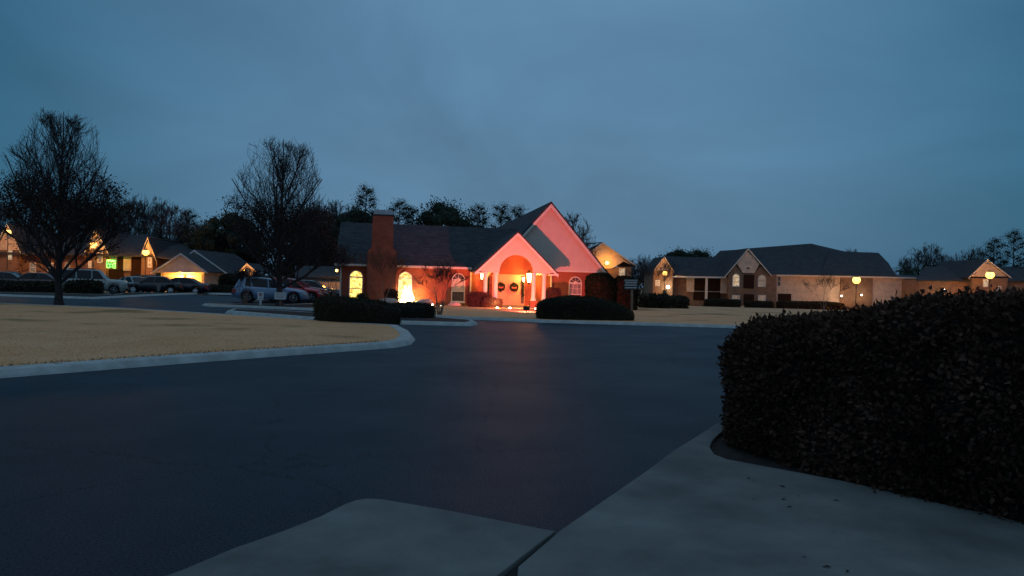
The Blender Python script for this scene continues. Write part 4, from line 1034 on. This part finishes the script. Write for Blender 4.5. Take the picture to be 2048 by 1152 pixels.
# ------------------------------------------------------------------ lamps
def street_lamp(px, py, Y, label, e=2500, r=.34, arm=True):
    c_ = at(px, py, Y); z0 = tz(Y); root = thing('street_lamp', label, 'street lamp', (c_.x, Y, z0), 0, 'sodium street lamps'); zz = c_.z-z0
    mb = MB(); mb.tube((0,0,0),(0,0,zz-r*.9),.07,.05,8); mb.lathe((0,0,0),[(.14,0),(.14,.25),(.07,.4)],8); mb.lathe((0,0,zz),[(.06,-r*1.15),(r*.6,-r*.95),(.05,-r*.85)],8); mb.build('pole', M['lamp_metal'], root)
    mb = MB(); mb.ball((0,0,zz), r, 12, 8); mb.build('globe', M['globe'], root, smooth=True)
    mb = MB(); mb.lathe((0,0,zz),[(r*.75,r*.72),(r*.5,r*1.0),(.03,r*1.2)],10); mb.build('lamp_cap', M['lamp_metal'], root)
    point((c_.x, Y, c_.z), SODIUM, e, r*1.05, None, 'lamp_light')
street_lamp(187,490,104,'glowing street lamp before the taller lit gable left of the green string lights', 9500, .44)
street_lamp(291.5,505,105,'glowing street lamp before the thin gable right of the green string lights', 8500, .42)
street_lamp(16,464,103,'glowing lamp at the far left edge seen through the pear twigs', 10000, .36)
street_lamp(1713,560,109,'bright street lamp in front of the long cream apartment wall', 8500, .54)
street_lamp(1980,550,107,'bright street lamp in front of the far right gable', 7500, .54)
street_lamp(1330,546,114.3,'glowing street lamp before the narrow gable right of the direction sign', 3200, .36)
def wall_light(px, py, Y, label, e, r, col=SODIUM, m='globe'):
    c_ = at(px, py, Y); root = thing('wall_light', label, 'wall light', c_); mb = MB(); mb.ball((0,0,0), r, 10, 6); mb.build('bulb', M[m], root, smooth=True)
    mb = MB(); mb.box(-.06,.06,r*.6,r*1.2+.15,-.08,.08); mb.build('bracket', M['black'], root); point(c_-Vector((0,r+.1,0)), col, e, r, None, 'wall_lamp_light')
wall_light(1214,526,95.4,'yellow wall light on the tan gable behind the clubhouse roof',220,.26)
wall_light(1336,574,116.5,'white wall light low on the narrow gabled wing',120,.26,(1,.8,.5),'spot_lens')
wall_light(1890,580,111.4,'small pale wall light between the long block and the far right gable',60,.16,(1,.8,.5),'spot_lens')
wall_light(674,541,74.5,'yellow light on the low garage at the left corner of the clubhouse',130,.16)
wall_light(365,553,94.2,'hooded light over the wide garage door',1000,.06,(1,.60,.12))
wall_light(488,541,83,'orange light under the small gabled entry behind the blue car',70,.06)
wall_light(1683,592,116.9,'small porch light left of the street lamp pole on the long block',60,.10,(1,.7,.4),'spot_lens')
wall_light(1723,590,116.9,'small porch light right of the street lamp pole on the long block',60,.10,(1,.7,.4),'spot_lens')

# ------------------------------------------------------------------ hedges at the apartments
def fhedge(x0, x1, yb, Y, h, label, group='low hedges by the apartment block'):
    a, b2 = at(x0, yb, Y), at(x1, yb, Y); hedge('hedge', [(a.x,Y),(b2.x,Y),(b2.x,Y+1.6),(a.x,Y+1.6)], lambda x,y: h, label, dens=160, size=.14, base=tz(Y)+.08, sh=.5, group=group, wob=.12, wscale=.6)
fhedge(1284,1340,625,56,.95,'dark low hedge right of the direction sign, left of a pair',None)
fhedge(1338,1378,624,57,.80,'dark low hedge right of the direction sign, right of a pair',None)
fhedge(1412,1482,611,108,1.0,'low hedge in front of the balconies of the apartment block')
fhedge(1494,1550,612,110,.9,'low hedge in front of the brick centre gable right half')
fhedge(1560,1690,612,113,1.0,'low hedge along the foot of the long cream wall')
fhedge(120,188,593,53.2,.85,'low dark hedge in front of the rear half of the silver suv', None)
fhedge(-40,92,592,53.6,.6,'low dark hedge along the verge at the far left edge', None)
fhedge(405,470,589,68,.7,'low dark hedge along the drive before the grey garage end', None)
b_ = at(462,570,72); hedge('shrub', oval(b_.x, 72, 1.1, 1.0), lambda x,y: 1.9, 'round dark shrub between the grey garage and the blue car', 'shrub', dens=300, size=.12, base=tz(72), sh=.8, wob=.1)

# ------------------------------------------------------------------ cars
def car(name, label, loc, yaw, paint, kind='suv', L=4.6, Wd=1.82, Hh=1.55, group='cars parked in the lot', lights=True, base=0):
    root = thing(name, label, 'car', (loc[0], loc[1], base), yaw, group); hw = Wd/2
    # stations: x fraction, belt height, half width factor
    if kind == 'suv':
        st = [(-.50,.62,.80),(-.49,.90,.90),(-.46,1.0,.96),(-.35,1.08,1),(-.1,1.02,1),(.15,.98,1),(.25,.97,1),(.36,.90,.99),(.44,.82,.95),(.48,.70,.88),(.50,.55,.78)]
        gh = [(-.475,0),(-.425,.74),(-.33,.90),(-.12,1.0),(-.03,.97),(.03,.88),(.20,0)]
    elif kind == 'sedan':
        st = [(-.50,.58,.80),(-.49,.82,.9),(-.46,.92,.95),(-.33,.95,1),(-.1,.93,1),(.15,.92,1),(.22,.91,1),(.36,.82,.99),(.44,.74,.95),(.48,.64,.88),(.50,.5,.78)]
        gh = [(-.36,0),(-.22,.88),(-.14,.98),(-.03,1.0),(.05,.94),(.09,.80),(.22,0)]
    else:  # wagon-like box suv
        st = [(-.50,.62,.85),(-.495,.95,.92),(-.47,1.02,.97),(-.35,1.02,1),(-.1,1.02,1),(.15,1.01,1),(.20,1.0,1),(.36,.97,.99),(.45,.93,.96),(.485,.82,.9),(.50,.6,.82)]
        gh = [(-.492,0),(-.455,.93),(-.40,.99),(-.10,1.0),(.06,.98),(.10,.90),(.19,0)]
    wr = .34 if kind != 'sedan' else .31; xw = (-.30*L, .315*L); belt = [s[1] for s in st]
    def lerp(tab, x, k):
        for a, b in zip(tab, tab[1:]):
            if a[0] <= x <= b[0]: t = (x-a[0])/(b[0]-a[0]); return a[k]+(b[k]-a[k])*t
        return tab[0][k] if x < tab[0][0] else tab[-1][k]
    xs = sorted(set([s[0]*L for s in st] + [x+wr*1.15*math.sin(R(a)) for x in xw for a in range(-90, 91, 18)] + [i*.2-L/2 for i in range(int(L/.2))]))
    mb = MB(); rows = []
    for x in xs:
        f = x/L; zb_ = .24 + (.10 if abs(f) > .45 else 0); 
        for w_ in xw:
            d = abs(x-w_)
            if d < wr*1.15: zb_ = max(zb_, wr + math.sqrt(max(0,(wr*1.15)**2-d*d)))
        zt = lerp(st, f, 1)*(Hh/1.62 if kind!='sedan' else Hh/1.42); k = lerp(st, f, 2); w2 = hw*k; zm = zb_ + (zt-zb_)*.5
        rows.append([(x,-w2*.95,zb_),(x,-w2,min(zm,.62) if zb_<.5 else zm),(x,-w2*.985,zt-.08),(x,-w2*.93,zt),(x,-w2*.5,zt+.035),(x,0,zt+.045),(x,w2*.5,zt+.035),(x,w2*.93,zt),(x,w2*.985,zt-.08),(x,w2,min(zm,.62) if zb_<.5 else zm),(x,w2*.95,zb_)])
    n = 11; fs = []
    for i in range(len(rows)-1):
        for j in range(n): 
            fs.append((i*n+j, i*n+(j+1)%n, (i+1)*n+(j+1)%n, (i+1)*n+j))
    fs += [tuple(range(n)), tuple(range((len(rows)-1)*n+n-1, (len(rows)-1)*n-1, -1))]
    mb.add([p for r_ in rows for p in r_], fs); body = mb.build('body', paint, root, smooth=True)
    # greenhouse
    gx = sorted(set([g_[0]*L for g_ in gh] + [gh[0][0]*L + (gh[-1][0]-gh[0][0])*L*i/14 for i in range(15)])); gm = MB(); rm = MB(); rr = []
    hs = (Hh/1.62 if kind!='sedan' else Hh/1.42)
    for x in gx:
        f = x/L; zb_ = lerp(st, f, 1)*hs+.01; zt = zb_ + lerp(gh, f, 1)*(Hh-lerp(st, 0, 1)*hs-.02); t = lerp(gh, f, 1); wb = hw*.92; wt = hw*(.92-.22*t); rr.append((x, zb_, zt, wb, wt))
    vs = []; 
    for x, zb_, zt, wb, wt in rr: vs += [(x,-wb,zb_),(x,-wt,zt),(x,-wt*.6,zt+.02),(x,wt*.6,zt+.02),(x,wt,zt),(x,wb,zb_)]
    fs = []
    for i in range(len(rr)-1):
        for j in range(5): fs.append((i*6+j, i*6+j+1, (i+1)*6+j+1, (i+1)*6+j))
    gm.add(vs, fs)
    if kind == 'suv': gm.mi = [1 if (f_[0] % 6 in (0, 4) and rr[f_[0]//6][0] < -.345*L) else 0 for f_ in fs]
    gm.build('windows', [M['dark_glass'], paint], root, smooth=False)
    # roof skin, pillars
    vs = []; ridx = [i for i, q in enumerate(rr) if lerp(gh, q[0]/L, 1) > .84]
    for i in ridx:
        x, zb_, zt, wb, wt = rr[i]; vs += [(x,-wt-.015,zt-.03),(x,-wt*.95,zt+.015),(x,-wt*.5,zt+.04),(x,wt*.5,zt+.04),(x,wt*.95,zt+.015),(x,wt+.015,zt-.03)]
    fs = [(i*6+j, i*6+j+1, (i+1)*6+j+1, (i+1)*6+j) for i in range(len(ridx)-1) for j in range(5)]
    rm.add(vs, fs)
    def pil(f0, f1, w=.05):
        for s in (-1, 1):
            def pt(f): 
                zb_ = lerp(st, f, 1)*hs+.01; t = lerp(gh, f, 1); return zb_, t
            z0 = lerp(st, f0, 1)*hs; t1 = lerp(gh, f1, 1); z1 = lerp(st, f1, 1)*hs+.01 + t1*(Hh-lerp(st,0,1)*hs-.02)
            rm.tube((f0*L, s*hw*.92, z0), (f1*L, s*(hw*(.92-.22*t1)+.004), z1-.01), w, w*.8, 4)
    if kind == 'suv': pil(-.02,-.04); pil(.195,.04,.05); pil(-.24,-.27,.05); pil(-.45,-.40,.09); pil(-.40,-.36,.09)
    elif kind == 'sedan': pil(-.02,-.04); pil(.215,.08,.045); pil(-.34,-.21,.06)
    else: pil(.0,-.01); pil(.185,.09,.05); pil(-.22,-.23,.06); pil(-.48,-.45,.07)
    rm.build('roof_panel', paint, root, fix=False)
    for x in xw:
        for s in (-1, 1):
            wm = MB(); wm.lathe((x, s*(hw-.11), wr), [(wr*.62,-.10),(wr*.96,-.10),(wr,-.06),(wr,.06),(wr*.96,.10),(wr*.62,.10)], 20, axis='y'); wh = wm.build('wheel', M['tyre'], root)
            r2 = MB(); yy = s*(hw-.01); r2.lathe((x, yy-s*.03, wr), [(wr*.62,-.012),(wr*.66,.012)], 20, axis='y')
            rb2 = MB(); 
            for q in range(5):
                a = 2*math.pi*q/5+.3; rb2.tube((x, yy, wr), (x+wr*.6*math.cos(a), yy-s*.01, wr+wr*.6*math.sin(a)), .05, .035, 4)
            # dark dish, bright spokes and rim ring
            dm = MB(); dm.lathe((x, yy-s*.02, wr), [(wr*.60,-.004),(wr*.60,.004)], 20, axis='y'); dm.build('hub_dish', M['black'], wh)
            for q in range(20):
                a0, a1 = 2*math.pi*q/20, 2*math.pi*(q+1)/20; rb2.tube((x+wr*.62*math.cos(a0), yy, wr+wr*.62*math.sin(a0)), (x+wr*.62*math.cos(a1), yy, wr+wr*.62*math.sin(a1)), .02, n=4)
            rb2.build('rim', M['rim'], wh, fix=False)
    zf = lerp(st, .46, 1)*hs; zr = lerp(st, -.48, 1)*hs
    for s in (-1, 1):
        m1 = MB(); m1.prism([(L*.425, zf-.10),(L*.495, zf-.20),(L*.49, zf-.10),(L*.44, zf-.01)], s*hw*.955, s*hw*.62); m1.build('headlight', M['lens_clear'], root)
        m2 = MB(); m2.prism([(-L*.503, zr-.34),(-L*.46, zr-.30),(-L*.44, zr-.03),(-L*.498, zr-.03)], s*hw*.99, s*hw*.66); m2.build('taillight', M['lens_red'], root)
        m3 = MB(); m3.box(L*.17, L*.17+.10, s*(hw+.16) if s<0 else hw-.04, s*(hw-.04) if s<0 else hw+.16, lerp(st,.17,1)*hs+.0, lerp(st,.17,1)*hs+.14); m3.build('mirror', paint, root, bevel=.02)
    m4 = MB(); m4.box(-L/2-.06, -L/2+.12, -hw*.86, hw*.86, .32, .55); m4.build('rear_bumper', paint if kind!='box' else M['black'], root, bevel=.04)
    m4 = MB(); m4.box(L/2-.12, L/2+.05, -hw*.86, hw*.86, .28, .50); m4.build('front_bumper', paint if kind!='box' else M['black'], root, bevel=.04)
    m5 = MB(); m5.box(L/2-.05, L/2+.02, -hw*.5, hw*.5, .52, zf-.14); m5.build('grille', M['black'], root)
    if kind == 'suv' or kind == 'box':
        m6 = MB()
        for s in (-1, 1):
            m6.tube((-L*.34, s*hw*.64, Hh+.07), (L*.02, s*hw*.64, Hh+.07), .022, n=5)
            for fx in (-.32, -.15, 0): m6.tube((fx*L, s*hw*.64, Hh-.02), (fx*L, s*hw*.64, Hh+.07), .018, n=4)
        m6.build('roof_rail', M['black'], root)
    return root
def paint(name, c): return mat(name, c, .32, metal=.05, coat=.6, spec=.5)
def pc(px, Y): return (at(px, 600, Y).x, Y)
car('parked_car', 'pale blue crossover facing right, behind the two small white signs', pc(543, 48.6), R(10), paint('blue_paint', (.24,.36,.52)), 'suv', 4.45, 1.8, 1.5)
car('parked_car', 'red hatchback with its nose past the blue crossover', pc(586, 51.6), R(10), paint('red_paint', (.70,.035,.04)), 'suv', 3.9, 1.75, 1.52)
car('parked_car', 'dark red sedan parked behind the red hatchback', pc(592, 54.6), R(10), paint('dark_red_paint', (.40,.03,.035)), 'sedan', 4.5, 1.75, 1.5)
car('parked_car', 'grey car right of the red ones with only its bright front showing', pc(622, 57.5), R(8), paint('grey_paint', (.16,.16,.17)), 'sedan', 4.5, 1.75, 1.42)
car('parked_car', 'silver boxy suv parked side on behind the left pear trunk', pc(187, 57.0), R(19), paint('silver_paint', (.42,.42,.38)), 'box', 4.6, 1.85, 1.75)
car('parked_car', 'white car just right of the silver suv nose', pc(262, 68), R(150), paint('white_paint_car', (.62,.60,.57)), 'sedan', 4.3, 1.75, 1.42, base=tz(68))
car('parked_car', 'dark suv behind the white car', pc(280, 74), R(150), paint('brown_paint', (.06,.04,.035)), 'suv', 4.5, 1.8, 1.65, base=tz(74))
car('parked_car', 'black sedan left of the garage door, its bumper catching light', pc(306, 64), R(200), paint('black_paint', (.02,.02,.025)), 'sedan', 4.5, 1.78, 1.42, base=tz(64))
car('parked_car', 'black sedan directly in front of the lit yellow garage door', pc(357, 66), R(192), paint('black_paint_two', (.018,.02,.03)), 'sedan', 4.9, 1.78, 1.42, base=tz(66))
car('parked_car', 'dark sedan at the left edge of the picture, glinting headlamp', pc(15, 60), R(20), paint('charcoal_paint', (.05,.04,.04)), 'sedan', 4.5, 1.78, 1.42)
car('parked_car', 'grey hatchback second from the left edge', pc(36, 68), R(25), paint('tan_paint', (.12,.10,.09)), 'suv', 4.2, 1.75, 1.5, base=tz(68))
car('parked_car', 'dark maroon sedan left of the pear trunk', pc(84, 61), R(22), paint('maroon_paint', (.09,.035,.03)), 'sedan', 4.6, 1.78, 1.42)

# ------------------------------------------------------------------ signs
def post_sign(px, py, Y, w, h, label, name='sign'):
    c_ = at(px, py, Y); root = thing(name, label, 'sign', (c_.x, Y, .11)); z = c_.z-.11
    return root, z
root, z = post_sign(521, 592, 40.9, .3, .42, 'small upright white no parking sign with red ring and arrow')
mb = MB(); mb.box(-.045,.045,.012,.075,0,z-.15); mb.build('post', M['cable'], root)
mb = MB(); mb.box(-.155,.155,-.006,.01,z-.21,z+.21); pl = mb.build('sign_panel', M['cable'], root, bevel=.003)
mb = MB(); n = 20
for i in range(n):
    a0, a1 = 2*math.pi*i/n, 2*math.pi*(i+1)/n; mb.tube((.075*math.cos(a0),-.012,z+.075+.075*math.sin(a0)),(.075*math.cos(a1),-.012,z+.075+.075*math.sin(a1)),.012,n=4)
mb.tube((-.05,-.012,z+.125),(.05,-.012,z+.025),.011,n=4)
mb.box(-.09,.05,-.012,-.007,z-.125,z-.105); mb.prism([(.05,z-.15),(.10,z-.115),(.05,z-.08)],-.012,-.007); mb.build('red_marks', M['sign_red'], pl, fix=False)
mb = MB(); mb.box(-.02,-.005,-.011,-.0065,z+.03,z+.12); mb.box(-.005,.03,-.011,-.0065,z+.105,z+.12); mb.box(-.005,.03,-.011,-.0065,z+.07,z+.083); mb.box(.03,.043,-.011,-.0065,z+.07,z+.12); mb.build('letter', M['sign_dark'], pl)
root, z = post_sign(560.5, 592, 41.0, .6, .4, 'small wide white notice sign with faint reddish lettering on a post')
mb = MB(); mb.box(-.035,.035,.012,.06,0,z-.1); mb.build('post', M['bark_pale'], root)
ow = [(-.30,z-.13),(-.26,z-.18),(.26,z-.18),(.30,z-.13),(.30,z+.15),(.26,z+.19),(-.26,z+.19),(-.30,z+.15)]
mb = MB(); mb.prism(ow, -.006, .01); pl = mb.build('sign_panel', M['cable'], root, bevel=.003)
mb = MB(); rnd = random.Random(5)
for k, zz in enumerate((.12,.05,-.02,-.09)):
    x = -.23
    while x < .21:
        w_ = rnd.uniform(.02,.05); mb.box(x, x+w_, -.011, -.0065, z+zz-.012, z+zz+.014); x += w_+.015
mb.build('lettering', mat('faded_red_ink', (.40,.14,.12), .6), pl)
root, z = post_sign(1264, 569, 37.5, .66, .48, 'dark direction sign with white lettering and two arrows on a pale post', 'direction_sign')
root.rotation_euler = (0, R(-1.5), 0)
mb = MB(); mb.box(-.0,.10,.014,.10,0,z-.2); mb.build('post', M['bark_pale'], root)
mb = MB(); mb.box(-.34,.34,-.012,.012,z-.25,z+.25); pl = mb.build('sign_panel', M['sign_dark'], root, bevel=.006)
mb = MB()
for zz in (.19, -.03):
    x = -.30
    while x < .28:
        w_ = rnd.uniform(.022,.04); 
        mb.box(x, x+.016, -.018, -.0125, z+zz-.04, z+zz+.04); mb.box(x+.011, x+w_, -.018, -.0125, z+zz+.018, z+zz+.032); mb.box(x+.011, x+w_, -.018, -.0125, z+zz-.032, z+zz-.018); x += w_+.014
mb.build('lettering', M['cable'], pl)
mb = MB(); mb.box(-.20,.28,-.018,-.0125,z+.065,z+.10); mb.prism([(-.20,z+.045),(-.29,z+.083),(-.20,z+.12)],-.018,-.0125); mb.box(-.30,.18,-.018,-.0125,z-.175,z-.14); mb.prism([(.18,z-.195),(.28,z-.157),(.18,z-.12)],-.018,-.0125); mb.build('arrow', M['cable'], pl)
